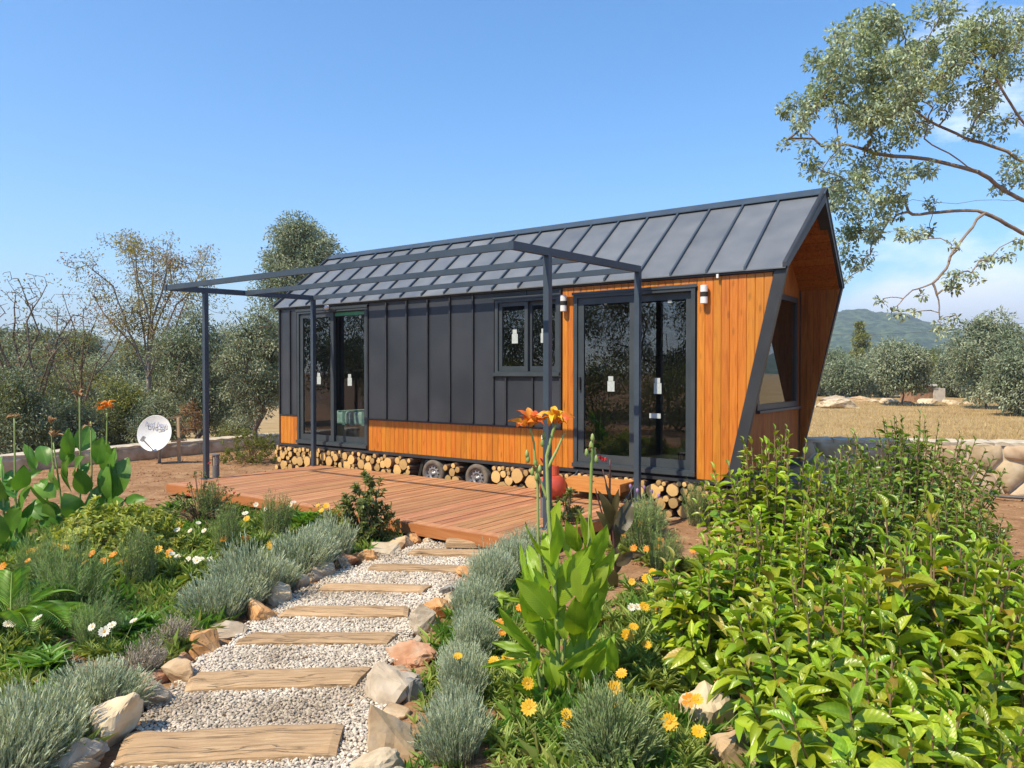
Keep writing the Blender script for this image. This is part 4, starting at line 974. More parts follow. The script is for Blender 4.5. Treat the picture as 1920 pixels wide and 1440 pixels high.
seglen = np.concatenate([[0], np.cumsum(np.linalg.norm(np.diff(PATH, axis=0), axis=1))])
for sgn, nm in ((-1, 'left'), (1, 'right')):
    d_ = 1.2; k = 0
    while d_ < seglen[-1]-.35:
        p0 = np.array([np.interp(d_, seglen, PATH[:, c]) for c in (0, 1)]); p1 = np.array([np.interp(d_+.05, seglen, PATH[:, c]) for c in (0, 1)]); t_ = (p1-p0)/np.linalg.norm(p1-p0); q = p0+np.array([t_[1], -t_[0]])*sgn*(HALF+.10+random.uniform(-.03, .05))
        r_ = random.uniform(.06, .11); c = random.choice(['tan', 'orange', 'cream', 'tan', 'red', 'grey'])
        if q[1] > 2.9:
            o = link('edging_stone', stone_mesh(500+k+(50 if sgn > 0 else 0), r_, r_*.75, r_*.7, M['st_'+c]), None, (q[0], q[1], r_*.18)); o.rotation_euler = (0, 0, random.uniform(0, 6))
            wd = {'tan': 'tan', 'orange': 'orange', 'cream': 'cream', 'red': 'reddish', 'grey': 'grey'}[c]
            tag(o, 'small '+wd+' filler stone wedged into the '+('deck-bound' if 0 else 'edging')+' on the '+('palm' if sgn < 0 else 'canna')+' side of the path', 'stone', 'small '+wd+' filler stones on the '+('palm' if sgn < 0 else 'canna')+' side'); k += 1
        d_ += random.uniform(.20, .36)
# ------------------------------------------------------------------ walls
def stone_wall(name, label, A, B, H, thick, rows, avg, matcap=None, seed=1):
    rs = np.random.default_rng(seed); A = np.array(A, float); B = np.array(B, float); L = np.linalg.norm(B-A); ang = math.atan2(B[1]-A[1], B[0]-A[0])
    w = empty(name, (A[0], A[1], 0), ang); tag(w, label, 'wall')
    MB().box(.01, L-.01, .03, thick-.03, -.1, H-.02).build('core', M['mortar'], w)
    # stones: cells round scattered centres, clipped to the wall face
    cs = []; nx = max(2, int(L/avg)); dz = (H+.06)/rows
    for r_ in range(rows):
        for i in range(nx+1): cs.append((L*(i+.5*(r_ % 2)+rs.uniform(-.3, .3))/nx, -.06+dz*(r_+.5)+rs.uniform(-.28, .28)*dz*(rows > 1)))
    cs = np.array(cs); cs = cs[(cs[:, 0] > -.2) & (cs[:, 0] < L+.2)]
    for k, c in enumerate(cs):
        poly = [np.array(p) for p in ((0., -.06), (L, -.06), (L, H), (0., H))]
        for j in np.argsort(np.linalg.norm(cs-c, axis=1))[1:12]:
            nrm = cs[j]-c; ln_ = np.linalg.norm(nrm); nrm = nrm/ln_; lim = ln_/2-.008; out = []
            for q in range(len(poly)):
                p0, p1 = poly[q], poly[(q+1) % len(poly)]; d0, d1 = (p0-c)@nrm-lim, (p1-c)@nrm-lim
                if d0 <= 0: out.append(p0)
                if d0*d1 < 0: out.append(p0+(p1-p0)*d0/(d0-d1))
            poly = out
            if len(poly) < 3: break
        if len(poly) < 3: continue
        P = []
        for q in range(len(poly)):        # extra points along the edges, shaken a little
            p0, p1 = poly[q], poly[(q+1) % len(poly)]; m_ = max(1, int(np.linalg.norm(p1-p0)/.12))
            for t in range(m_): P.append(p0+(p1-p0)*t/m_)
        P = np.array(P); cen = P.mean(0); n = len(P)
        if np.ptp(P[:, 0]) < .06 or np.ptp(P[:, 1]) < .03: continue
        P = P+rs.normal(size=P.shape)*.005*((P[:, 1:2] > -.05) & (P[:, 1:2] < H-.01))
        in1 = cen+(P-cen)*(1-.018/np.maximum(.08, np.linalg.norm(P-cen, axis=1)))[:, None]; in2 = cen+(P-cen)*.72+rs.normal(size=P.shape)*.008
        V = [(x-cen[0], .04, z-cen[1]) for x, z in P]+[(x-cen[0], .004+rs.uniform(-.004, .004), z-cen[1]) for x, z in in1]+[(x-cen[0], -.022+rs.uniform(-.014, .012), z-cen[1]) for x, z in in2]+[(0, -.03+rs.uniform(-.01, .01), 0)]
        F4 = [(i, (i+1) % n, n+(i+1) % n, n+i) for i in range(n)]+[(n+i, n+(i+1) % n, 2*n+(i+1) % n, 2*n+i) for i in range(n)]
        mb = MB().add(V, F4); mb.F.append(np.array([(2*n+i, 2*n+(i+1) % n, 3*n) for i in range(n)])); mb.M.append(np.zeros(n))
        mb.build('stone', M['wallstone'], w, loc=(cen[0], 0, cen[1]), smooth=True)
    x = 0     # rough coping pieces
    while x < L-.05:
        x1 = min(L, x+avg*rs.uniform(1.2, 2.4)); k = 8; V = []
        for i in range(k+1):
            xx = x+.004+(x1-x-.008)*i/k
            f = rs.uniform(-.012, .012, 6); V += [(xx, .0+f[0], H+.002-.02), (xx, -.012+f[1], H+.03+f[2]), (xx, thick*.5, H+.05+f[3]), (xx, thick+f[4], H+.03+f[5]), (xx, thick, H-.02)]
        F = [(i*5+j, i*5+j+1, (i+1)*5+j+1, (i+1)*5+j) for i in range(k) for j in range(4)]; F = [tuple(reversed(q)) for q in F]
        MB().add(V, F).build('coping', M['mortar'], w); x = x1
    return w
stone_wall('stone_wall', 'pale limestone retaining wall between the garden and the dry field', (3.75, 11.42), (14.5, 9.0), .70, .45, 3, .48, seed=4)
stone_wall('stone_kerb', 'low stone kerb wall behind the satellite dish', (-9.6, 11.6), (-5.35, 17.6), .26, .42, 1, .75, seed=9)
# black irrigation pipe
pp = [G(x, y)+np.array([0, 0, .05]) for x, y in ((1770,925),(1830,931),(1880,938),(1925,941),(2040,958))]
o = MB().tube(pp, .022, 8).build('irrigation_pipe', M['pipe'], smooth=True); tag(o, 'black irrigation pipe lying along the foot of the stone wall', 'pipe')

# ------------------------------------------------------------------ satellite dish, stake, grey box, wire
def build_dish():
    P = G(299, 868); d = empty('satellite_dish', tuple(P)); tag(d, 'white satellite dish on a short pole behind the canna', 'satellite dish')
    Y = P[1]; C = AT(293, 813, Y-.15)-P; r_ = 33*m_per_px(Y)
    MB().tube([(0, 0, 0), (0, 0, C[2]+.05)], .03, 10).build('pole', M['galv'], d, smooth=True)
    MB().bar((0, 0, C[2]), (C[0], C[1]+.06, C[2]), .05).build('bracket', M['galv'], d)
    prof = [(r_*t, .16*r_*t*t*1.2) for t in np.linspace(.001, 1, 12)]+[(r_*1.02, .2*r_), (r_*1.0, .175*r_)]+[(r_*t, .16*r_*t*t*1.2-.008) for t in np.linspace(.97, .001, 8)]
    rot = Matrix.Rotation(R(-6), 4, 'Z') @ Matrix.Rotation(R(78), 4, 'X')
    o = MB().lathe(prof, 44).build('reflector', M['dish'], d, smooth=True, loc=tuple(C)); o.rotation_euler = rot.to_euler()
    tip = np.array(rot @ Vector((-.30*r_, -.42*r_, .75*r_))); bot = np.array(rot @ Vector((.02, -r_*1.0, .15*r_)))
    MB().tube([C+bot, C+tip], .011, 6).build('feed_arm', M['galv'], d)
    MB().bar(C+tip+np.array([-.02, 0, -.03]), C+tip+np.array([.03, 0, .05]), .05).build('feed_horn', M['galv'], d)
    cu = bpy.data.curves.new('lettering', 'FONT'); cu.body = 'bvd bau'; cu.size = .135; cu.extrude = .002; cu.align_x = 'CENTER'
    tmp = bpy.data.objects.new('lettering_tmp', cu); COL.objects.link(tmp); dg = bpy.context.evaluated_depsgraph_get(); me = bpy.data.meshes.new_from_object(tmp.evaluated_get(dg)); bpy.data.objects.remove(tmp); me.materials.clear(); me.materials.append(M['ink'])
    lo = link('lettering', me, o, (.01, .36*r_, .036*1.2*r_/r_*r_+.055)); lo.rotation_euler = (R(-7), 0, R(-3))
    MB().box(.02, .17, .20*r_, .235*r_, .040, .043).build('lettering', M['ink'], o)
build_dish()
def build_stake():
    P = G(336, 867); s_ = empty('wooden_stake', tuple(P)); tag(s_, 'thin wooden stake with a short crossbar beside the satellite dish', 'stake')
    z1 = AT(334, 783, P[1])[2]
    MB().bar((0, 0, -.05), (-.01, 0, z1), .05, .045, up=(0, 1, 0)).build('post', M['stake'], s_)
    zc = AT(335, 826, P[1])[2]; MB().bar((-.13, -.045, zc-.01), (.16, -.045, zc+.015), .03, .035).build('crossbar', M['stake'], s_)
    MB().bar((-.24, .04, z1-.01), (.04, .04, z1+.015), .025, .03).build('crossbar', M['twig'], s_)
build_stake()
def build_greybox():
    P = G(1512, 965); P = HW(LB+.35, 1.7, 0); b = empty('utility_box', tuple(P), -TH); tag(b, 'blue grey plastic trailer nose box below the gable', 'box')
    o = MB().box(-.25, .25, -.45, .45, .0, .32).build('body', M['grey_plastic'], b); bv = o.modifiers.new('b', 'BEVEL'); bv.width = .03; bv.segments = 2
    o = MB().box(-.27, .27, -.47, .47, .322, .36).build('lid', M['grey_plastic'], b); bv = o.modifiers.new('b', 'BEVEL'); bv.width = .015; bv.segments = 2
    MB().box(-.06, .06, -.476, -.471, .18, .26).build('latch', M['black'], b)
build_greybox()

# ------------------------------------------------------------------ trees
DENS = 3.0
def grow(trunk, targets, sub=4, jit=.06, lift=.15, fixed=()):
    """skeleton: trunk polyline + extra limbs, then every clump centre is tied to the nearest suitable node. returns nodes, parents"""
    nodes = [np.array(p, float) for p in trunk]; par = [-1]+list(range(len(trunk)-1))
    for limb in fixed:
        limb = [np.array(p, float) for p in limb]
        k = int(np.argmin([np.linalg.norm(n-limb[0]) for n in nodes])); prev = k
        for p in limb[(1 if np.linalg.norm(nodes[k]-limb[0]) < .05 else 0):]:
            a = nodes[prev].copy()
            for s_ in range(1, 4):
                nodes.append(a+(p-a)*s_/3+(rng.normal(size=3)*jit*.35*np.linalg.norm(p-a) if s_ < 3 else 0)); par.append(prev); prev = len(nodes)-1
    T = sorted([np.array(t, float) for t in targets], key=lambda t: min(np.linalg.norm(t-n) for n in nodes[::3]))
    root = nodes[0]; ends = []
    for t in T:
        A = np.array(nodes); d = np.linalg.norm(A-t, axis=1); pen = np.where(A[:, 2] > t[2]+.15, .6*(A[:, 2]-t[2]), 0)
        pen = pen+.25*np.maximum(0, np.linalg.norm(A-root, axis=1)-np.linalg.norm(t-root))
        k = int(np.argmin(d+pen)); a = nodes[k]; L = d[k]; prev = k
        m = max(2, min(sub, int(L/.15)+1)); bow = rng.normal(size=3)*L*jit*1.5+np.array([0, 0, lift*L])
        for i in range(1, m+1):
            f = i/m; p = a+(t-a)*f+bow*math.sin(math.pi*f)*.6+(rng.normal(size=3)*jit*L*.4 if i < m else 0)
            nodes.append(p); par.append(prev); prev = len(nodes)-1
        ends.append(prev)
    return np.array(nodes), np.array(par), ends
def limbs_mesh(N_, par, rtip, rbase, n=5, power=2.3):
    cnt = np.zeros(len(N_)); kids = np.zeros(len(N_), int)
    for i in range(len(N_)-1, 0, -1):
        if kids[i] == 0: cnt[i] += 1
        cnt[par[i]] += cnt[i]; kids[par[i]] += 1
    r_ = rtip*np.maximum(cnt, 1)**(1/power); r_ = r_*1.0; r_[0] = max(r_[0], rbase); f = rbase/max(r_.max(), 1e-6)
    r_ = np.minimum(r_, rbase)
    i = np.arange(1, len(N_)); a = N_[par[i]]; b = N_[i]; d = norm(b-a); up = np.where(np.abs(d[:, 2:3]) > .9, np.array([[1., 0, 0]]), np.array([[0, 0, 1.]]))
    s_ = norm(np.cross(d, up)); u = np.cross(s_, d); an = np.arange(n)/n*2*np.pi
    ring = np.cos(an)[None, :, None]*s_[:, None]+np.sin(an)[None, :, None]*u[:, None]
    ra = np.minimum(r_[par[i]], r_[i]*1.35); V = np.concatenate([a[:, None]-d[:, None]*ra[:, None, None]*.3+ring*ra[:, None, None], b[:, None]+ring*r_[i][:, None, None]], 1)
    F = np.array([(j, (j+1) % n, n+(j+1) % n, n+j) for j in range(n)])
    return MB().add(V.reshape(-1, 3), ((np.arange(len(i))*2*n)[:, None, None]+F[None]).reshape(-1, 4))
def clump_leaves(mb, C, rad, n, L, w, T=DIAM, droop=.2, m=0, flat=.8):
    """n leaves around centre: denser towards the shell, growing outward"""
    u = rvec(n); rr = rad*rng.uniform(.15, 1, n)**.55; P = C+u*rr[:, None]*np.array([1, 1, flat])
    d = norm(u*.7+rvec(n)*.8+np.array([0, 0, -droop])); inst(mb, T, P, d, norm(rvec(n)*.7+np.array([0, 0, .8])), L*rng.uniform(.7, 1.25, n), w*rng.uniform(.75, 1.25, n), m)
def tree(name, base, trunk, clumps, label, leaf='olive', bark='trunk', rtip=.008, rbase=.12, L=.07, w=.022, dens=900, T=DIAM, cat='tree', group=None, sub=4, jit=.07, fixed=(), leaf2=None, f2=.15, droop=.15, lift=.12, twigs=0):
    """clumps: list of (centre xyz, radius) in world space"""
    base = np.array(base, float); o = empty(name, tuple(base)); tag(o, label, cat, group)
    tg = [np.array(c) for c, _ in clumps]; ex = []
    for c, r_ in clumps:
        for _ in range(twigs): ex.append(np.array(c)+rvec(1)[0]*r_*rng.uniform(.5, 1.0))
    N_, par, ends = grow(trunk, tg+ex, sub=sub, jit=jit, lift=lift, fixed=fixed)
    limbs_mesh(N_-base, par, rtip, rbase).build('trunk', M[bark], o, smooth=True)
    mb = MB()
    for c, r_ in clumps:
        n = max(6, int(dens*r_*r_*DENS)); second = leaf2 and rng.random() < f2
        clump_leaves(mb, np.array(c)-base, r_, n, L, w, T, droop, 1 if second else 0)
    mb.build('crown', [M[leaf]]+([M[leaf2]] if leaf2 else []), o, smooth=False); return o
def blob_clumps(cen, rx, ry, rz, n, r0, r1, shell=.45):
    out = []; u = rvec(n)
    for k in range(n):
        q = rng.uniform(shell, 1)**.7*(1+.25*mnoise.noise(Vector(u[k]*1.7+np.array([cen[0], 0, 0]))))
        out.append((np.array(cen)+u[k]*q*np.array([rx, ry, rz]), rng.uniform(r0, r1)))
    return out

# big tree on the right: limbs and clumps measured off the photograph, each at its own depth
def build_right_tree():
    Yc = 11.9; base = np.array([AT(2085, 700, 12.3)[0], 12.3, 0.0])
    def P(x, y, dy=0): return AT(x, y, Yc+dy)
    trunk = [base, base+np.array([-.05, -.05, .9]), base+np.array([-.15, -.1, 1.8]), P(2030, 430, .25), P(1985, 400, .15)]
    limbs = [[P(1985,400,.15),P(1915,374,.1),P(1888,360,0),P(1833,322,-.2),P(1779,287,-.4),P(1733,260,-.5)],
             [P(1833,322,-.2),P(1739,298,.1),P(1638,287,.3),P(1590,271,.4),P(1541,274,.5),P(1519,252,.5)],
             [P(1985,400,.15),P(1935,310,.6),P(1860,274,.7),P(1806,257,.7),P(1760,236,.6),P(1706,200,.5)],
             [P(1985,400,.15),P(1940,270,-.3),P(1915,225,-.5),P(1888,184,-.6),P(1860,135,-.7),P(1855,103,-.8)],
             [P(2030,430,.25),P(1960,458,-.4),P(1915,436,-.5),P(1874,412,-.6),P(1833,395,-.6),P(1760,398,-.5),P(1711,402,-.4)],
             [P(1844,404,-.6),P(1812,439,-.8),P(1787,471,-.9),P(1774,504,-1),P(1749,531,-1.1),P(1711,544,-1.15),P(1687,569,-1.2),P(1674,580,-1.2)],
             [P(1749,531,-1.1),P(1760,563,-1.1),P(1762,599,-1.1)],
             [P(1915,379,.1),P(1850,375,.5),P(1793,382,.6),P(1711,374,.7),P(1640,395,.7)]]
    cl = [(1490,190,30),(1515,215,35),(1500,240,25),(1470,275,18),(1515,300,32),(1560,270,25),(1580,290,25),(1560,335,40),(1545,120,35),(1535,160,35),(1570,100,30),(1600,60,45),(1650,30,45),(1690,55,35),(1620,120,60),(1680,130,60),(1600,170,55),(1660,190,55),(1720,170,40),(1575,215,35),(1620,225,40),(1690,225,45),(1640,255,30),(1700,260,40),(1735,90,30),(1760,30,45),(1800,60,50),(1850,40,55),(1900,60,50),(1790,120,50),(1850,150,50),(1750,150,30),(1900,130,40),(1780,180,35),(1840,210,35),(1870,230,30),(1740,320,30),(1640,320,40),(1600,340,40),(1680,340,35),(1560,380,30),(1620,385,45),(1680,380,30),(1900,320,40),(1885,350,25),(1750,385,20),(1820,250,25),
          (1600,420,35),(1640,440,30),(1590,460,30),(1625,480,25),(1600,500,25),(1585,522,16),(1700,440,28),(1740,430,20),(1655,568,14),(1690,590,22),(1715,585,16),(1730,555,15),(1765,610,25),(1790,600,15),(1800,520,28),(1830,525,20),(1850,490,25),(1880,480,20),(1785,460,15),(1905,460,14),
          (1640,70,45),(1570,140,40),(1700,95,40),(1650,150,50),(1590,110,40),(1830,95,45),(1880,95,45),(1650,220,40),(1545,185,30),(1700,180,40),(1720,130,35),(1765,80,40)]
    clumps = []
    for x, y, r_ in cl:
        dy = rng.uniform(-1.1, 1.1) if y < 400 else rng.uniform(-.3, .3)-(1.0 if x > 1640 and y > 430 else 0)
        p = P(x, y, dy); rm = r_*m_per_px(Yc+dy)
        clumps.append((p, rm*.62))
        for _ in range(3 if r_ > 25 else 1): clumps.append((p+rvec(1)[0]*rm*.8, rm*.48))
    # the part of the crown beyond the frame
    for _ in range(60):
        c = np.array([10.2, 12.3, 6.4])+rvec(1)[0]*rng.uniform(.5, 1)**.5*np.array([2.6, 2.8, 2.6])
        if (c[0]/c[1]) > .70: clumps.append((c, rng.uniform(.25, .45)))
    tree('broadleaf_tree', base, trunk, clumps, 'large grey green broadleaf tree reaching over the gable end', 'oak', 'trunk_o', rtip=.0036, rbase=.12, L=.075, w=.036, dens=1000, T=LEAF6, fixed=limbs, leaf2='yg', f2=.08, jit=.055, twigs=3, sub=5)
build_right_tree()

def olive(px, base_y, Y, top_y, half_px, label, leaf='olive', leaf2='olive2', dens=420, L=.10, w=.035, n=60, shell=.35, group=None, name='olive_tree', lo=None, zb=None, cat='tree', bark='trunk', lift=.12, r=(.35,.6)):
    s_ = m_per_px(Y); X = (px-960)*s_; zg = float(ground_z(np.array(X), np.array(Y))) if zb is None else zb
    zt = AT(px, top_y, Y)[2]; zlo = AT(px, lo, Y)[2] if lo else zg+(zt-zg)*.25
    rx = half_px*s_; cz = (zt+zlo)/2; rz = (zt-zlo)/2
    k = min(1, rx/1.2); cl = blob_clumps((X, Y, cz), rx*.86, max(rx*.86, .5), rz*.88, n, r[0]*k, r[1]*k, shell)
    base = (X, Y, zg); tr = [base, (X+rng.normal()*.08, Y, zg+(zlo-zg)*.5+.2), (X+rng.normal()*.15, Y+.1, max(zg+.4, zlo+rz*.25))]
    return tree(name, base, tr, cl, label, leaf, bark, rtip=.010, rbase=max(.06, rx*.085), L=L, w=w, dens=dens, leaf2=leaf2, f2=.35, cat=cat, group=group, lift=lift)
gl = 'trees and shrubs of the far bank'
# --- left background
olive(568, 0, 19.5, 395, 82, 'tall olive tree rising behind the roof of the tiny house', lo=640, n=110, dens=620, L=.09, w=.03, r=(.3,.5))
olive(478, 0, 16.8, 560, 72, 'dense olive tree just left of the house wall', lo=800, n=120, dens=620, L=.08, w=.028, r=(.26,.42))
olive(372, 0, 18.0, 566, 75, 'grey green olive tree behind the front left pergola post', lo=835, n=120, dens=560, L=.085, w=.03, r=(.28,.45))
olive(540, 0, 23.0, 560, 80, 'olive tree half hidden behind the house end wall', leaf='olive2', leaf2='olive', lo=800, n=60, L=.1)
olive(228, 0, 19.0, 690, 60, 'yellow green shrub growing beyond the stone kerb', leaf='yg', leaf2='olive', lo=880, n=70, name='shrub', cat='shrub', dens=500, L=.08, w=.035)
olive(120, 0, 18.0, 745, 70, 'dark green shrub behind the spent canna stalks', leaf='olive2', leaf2='pitt', lo=880, n=70, name='shrub', cat='shrub', dens=480, L=.08, w=.03)
olive(20, 0, 16.0, 690, 75, 'dark leafy shrub under the bare branched tree', leaf='olive2', leaf2='pitt', lo=900, n=80, name='shrub', cat='shrub', dens=480, L=.075, w=.03)
olive(300, 0, 18.5, 730, 55, 'dusty green shrub behind the satellite dish', leaf='olive', leaf2='olive2', lo=870, n=60, name='shrub', cat='shrub', dens=480, L=.08, w=.03)
olive(356, 0, 17.0, 742, 26, 'small dry rust brown shrub between dish and pergola post', leaf='dryleaf', leaf2=None, lo=830, n=26, name='shrub', cat='shrub', dens=700, L=.06, w=.02)
olive(440, 0, 17.6, 770, 40, 'low dusty shrub under the olive trees', leaf='olive', leaf2='yg', lo=860, n=30, name='shrub', cat='shrub', dens=600, L=.06, w=.02)
olive(-70, 0, 20.0, 600, 90, 'grey green tree at the valley edge behind the bare branches', leaf='olive', leaf2='olive2', lo=820, n=70, L=.1)
for (x, Y, ty, hp, lab) in ((40,44,612,75,'dark rounded tree across the valley'),(150,52,625,60,'far olive tree across the valley beside the pale houses'),(265,48,640,55,'far bushy tree behind the thin yellowing tree'),(340,60,628,50,'far tree in the gap between the two left olive trees'),(-60,50,600,70,'tall far tree at the head of the valley'),(95,62,650,55,'low far tree across the valley')):
    olive(x, 0, Y, ty, hp, lab, leaf='olive2', leaf2='olive', n=46, dens=160, L=.26, w=.10, lo=ty+130, group=gl, r=(.55,.95))
# pale half bare tree with yellowing leaves
def bare_tree(px, Y, top, name, label, spread, n, bark, leafm, dens, fork_px, L=.07, w=.03, nlimb=9, lean_=.0):
    s_ = m_per_px(Y); X = (px-960)*s_; zg = float(ground_z(np.array(X), np.array(Y))); base = np.array([X, Y, zg]); zl = AT(px, fork_px, Y)[2]; zt = AT(px, top, Y)[2]
    fork = np.array([X+.05, Y, zl]); limbs = []; cl = []
    for k in range(nlimb):
        a = (k+.5)/nlimb*2-1; tip = np.array([X+lean_+a*spread*s_, Y+rng.normal()*spread*s_*.4, zl+(zt-zl)*(1-.42*a*a)*rng.uniform(.82, 1.0)])
        m1 = fork+(tip-fork)*np.array([.30, .3, .36])+rng.normal(size=3)*.12; m2 = fork+(tip-fork)*np.array([.62, .65, .70])+rng.normal(size=3)*.14
        limbs.append([fork, m1, m2, tip])
        for _ in range(3*(int(n/nlimb/3)+1)):
                q = rng.uniform(.15, 1)**.8; c = (1-q)**3*fork+3*q*(1-q)**2*m1+3*q*q*(1-q)*m2+q**3*tip
                out = np.array([a*.5+rng.normal()*.55, rng.normal()*.5, rng.uniform(.1, 1.0)]); cl.append((c+out*rng.uniform(.2, .8)*spread*s_*.42, rng.uniform(.22, .42)))
    tr = [base, base+np.array([.05, 0, (zl-zg)*.5]), fork]
    return tree(name, base, tr, cl, label, leafm, bark, rtip=.0055, rbase=.11, L=L, w=w, dens=dens, sub=4, jit=.035, lift=.02, leaf2='dryleaf', f2=.25, twigs=4, fixed=limbs)
bare_tree(275, 20, 415, 'thin_tree', 'thin pale tree with few yellowing leaves against the sky', 125, 130, 'trunk_p', 'yel', 230, 705)
bare_tree(40, 17, 505, 'bare_tree', 'dark nearly leafless tree with tangled bare branches', 125, 90, 'trunk', 'yg', 25, 800, nlimb=8)
bare_tree(150, 21, 545, 'bare_tree', 'small twiggy tree between the bare tree and the thin pale tree', 80, 70, 'trunk', 'yg', 60, 770, nlimb=7)
olive(60, 0, 24, 640, 95, 'grey scrub tree behind the bare branched tree', leaf='olive', leaf2='yg', lo=860, n=60, L=.1, name='scrub_tree')
olive(180, 0, 26, 655, 80, 'dusty scrub tree below the thin pale tree', leaf='olive', leaf2='olive2', lo=850, n=60, L=.1, name='scrub_tree')
olive(430, 0, 21, 640, 70, 'shaded scrub between the two left olive trees', leaf='olive2', leaf2='olive', lo=850, n=60, L=.09, name='scrub_tree')
olive(320, 0, 24, 620, 60, 'olive green scrub tree behind the satellite dish shrubs', leaf='olive', leaf2='olive2', lo=840, n=60, L=.1, name='scrub_tree')
# --- right background
gr = 'olive trees along the far side of the field'
for (x, Y, ty, hp, lo, leaf, lab) in ((1590,46,668,40,752,'olive2','dark green tree by the rubble heap at the field edge'),(1655,52,640,42,750,'olive','grey green tree right of the poplar'),(1690,39,642,46,735,'olive','olive tree with shaded foot beside the small hut'),(1762,56,648,45,745,'yg','yellowish green tree behind the small hut'),(1850,36,596,78,745,'olive','largest olive tree of the field edge with visible trunk'),(1925,30,640,55,775,'olive2','olive tree hanging over the right end of the field'),(1640,60,660,50,745,'olive','pale tree of the field edge behind the poplar'),(1800,52,660,45,750,'olive','olive tree between hut and largest olive'),(1985,40,600,70,760,'olive','olive tree beyond the end of the stone wall'),(1545,55,650,50,750,'olive2','dark tree behind the leaning gable'),(1480,60,650,55,750,'olive','olive tree hidden behind the gable wall')):
    olive(x, 0, Y, ty, hp, lab, leaf=leaf, leaf2='olive2' if leaf != 'olive2' else 'olive', n=70, dens=220, L=.18, w=.065, lo=lo, group=gr, r=(.45,.8))
def poplar():
    Y = 74; b = AT(1612, 745, Y); b[2] = 0; zt = AT(1612, 604, Y)[2]; cl = []
    for k in range(90):
        f = rng.uniform(.05, 1); rr = .95*math.sin(math.pi*min(1, f*.9+.08))**.8
        cl.append((np.array([b[0]+rng.normal()*rr*.5, Y+rng.normal()*rr*.5, 1+f*(zt-1)]), rng.uniform(.22, .42)))
    tree('poplar_tree', b, [b, b+np.array([0, 0, zt*.5]), b+np.array([0, 0, zt*.9])], cl, 'slim upright poplar at the foot of the wooded hill', 'yg', 'trunk_p', rtip=.01, rbase=.16, L=.22, w=.11, dens=170)
poplar()
# trees standing behind the photographer (they show in the window glass)
for (x, y, h_, r_, lab) in ((-9,-11,7.5,3.2,'broad olive tree behind the viewpoint, south end of the row'),(-15,-8,8.5,3.6,'tall olive tree of the west row, beside the broad one'),(-19,-2.5,8.5,3.6,'olive tree in the middle of the west row'),(-20,4,7.5,3.4,'olive tree of the west row level with the path'),(-21,10.5,7.5,3.4,'olive tree at the north end of the west row'),(2,-12,7,3,'olive tree right behind the viewpoint')):
    cl = blob_clumps((x, y, h_*.55), r_*.9, r_*.9, h_*.43, 90, .6, .95); tree('olive_tree', (x, y, 0), [(x, y, 0), (x+.1, y, h_*.2), (x, y+.1, h_*.4)], cl, lab, 'olive2', 'trunk', rtip=.012, rbase=.2, L=.16, w=.06, dens=120, group='olive trees behind the viewpoint')

for k, (x, y, h_) in enumerate(((-8.5,-2.5,1.9),(-9.2,0,2.2),(-9.6,2.4,2.0),(-10,4.8,2.3),(-10.6,7.0,2.0),(-12,9.2,2.2))):
    cl = blob_clumps((x, y, h_*.5), 1.3, 1.3, h_*.48, 50, .35, .55); tree('hedge_shrub', (x, y, 0), [(x, y, 0), (x, y, h_*.4)], cl, 'dark hedge shrub along the west side of the garden, '+['first','second','third','fourth','fifth','last'][k]+' from the viewpoint', 'pitt', 'trunk', rtip=.008, rbase=.05, L=.10, w=.045, dens=150, cat='shrub', group='hedge shrubs along the west side')
# far buildings, rubble, wire
def hut():
    Y = 44; P = AT(1738, 745, Y); b = empty('field_hut', (P[0], P[1], 0), .1); b.scale = (.72, .72, .8); tag(b, 'small rendered hut with flat roof under the far trees', 'hut')
    MB().box(-1.1, .5, 0, 1.8, 0, 1.15).build('wall', M['brickhut'], b); MB().box(.52, 1.5, -.1, 1.8, 0, 1.0).build('wall', M['hutwall'], b); MB().box(-1.3, .7, -.25, 2, 1.16, 1.3).build('roof', M['whitewall'], b)
    MB().box(.2, .48, -.02, -.002, 0, .95).build('door', M['twig'], b)
hut()
def farhouse(px, py, Y, w, d, h_, wall, roof, label):
    P = AT(px, py, Y); g = float(ground_z(np.array(P[0]), np.array(Y))); b = empty('far_house', (P[0], Y, g), .15); tag(b, label, 'house')
    hh = P[2]-g+h_; MB().box(-w/2, w/2, 0, d, 0, hh).build('wall', M[wall], b)
    MB().prism([(-w/2-.3, -.4, hh+.01), (-w/2-.3, d+.4, hh+.01), (-w/2-.3, d/2, hh+.9)], (w+.6, 0, 0)).build('roof', M[roof], b)
    for k in range(3): MB().box(-w/2+w*(k+.5)/3-.4, -w/2+w*(k+.5)/3+.4, -.03, -.003, hh-1.7, hh-.6).build('window', M['black'], b)
farhouse(205, 766, 70, 8, 6, .6, 'whitewall', 'tile', 'white far house half hidden by trees in the valley')
farhouse(240, 742, 95, 10, 7, .4, 'hutwall', 'tile', 'pale far house with red tiled roof higher up the valley')
for k, (x, y, w, lab) in enumerate(((1562,752,60,'grey'),(1590,752,40,'dark'),(1612,753,46,'tan'),(1640,754,30,'cream'),(1665,757,46,'cream'),(1700,760,36,'tan'),(1740,757,44,'cream'),(1782,758,40,'cream'),(1820,757,40,'tan'),(1570,765,90,'cream'),(1880,752,50,'cream'))):
    P = G(x, y); s_ = m_per_px(P[1])*w*.55; o = link('rubble_stone', stone_mesh(300+k, s_, s_*.7, s_*.38, M['st_'+lab]), None, (P[0], P[1], s_*.08))
    cn = {'grey': 'grey', 'dark': 'dark grey', 'tan': 'tan', 'cream': 'cream'}[lab]; tag(o, cn+' rubble boulder along the far edge of the field', 'stone', cn+' rubble stones along the field edge')
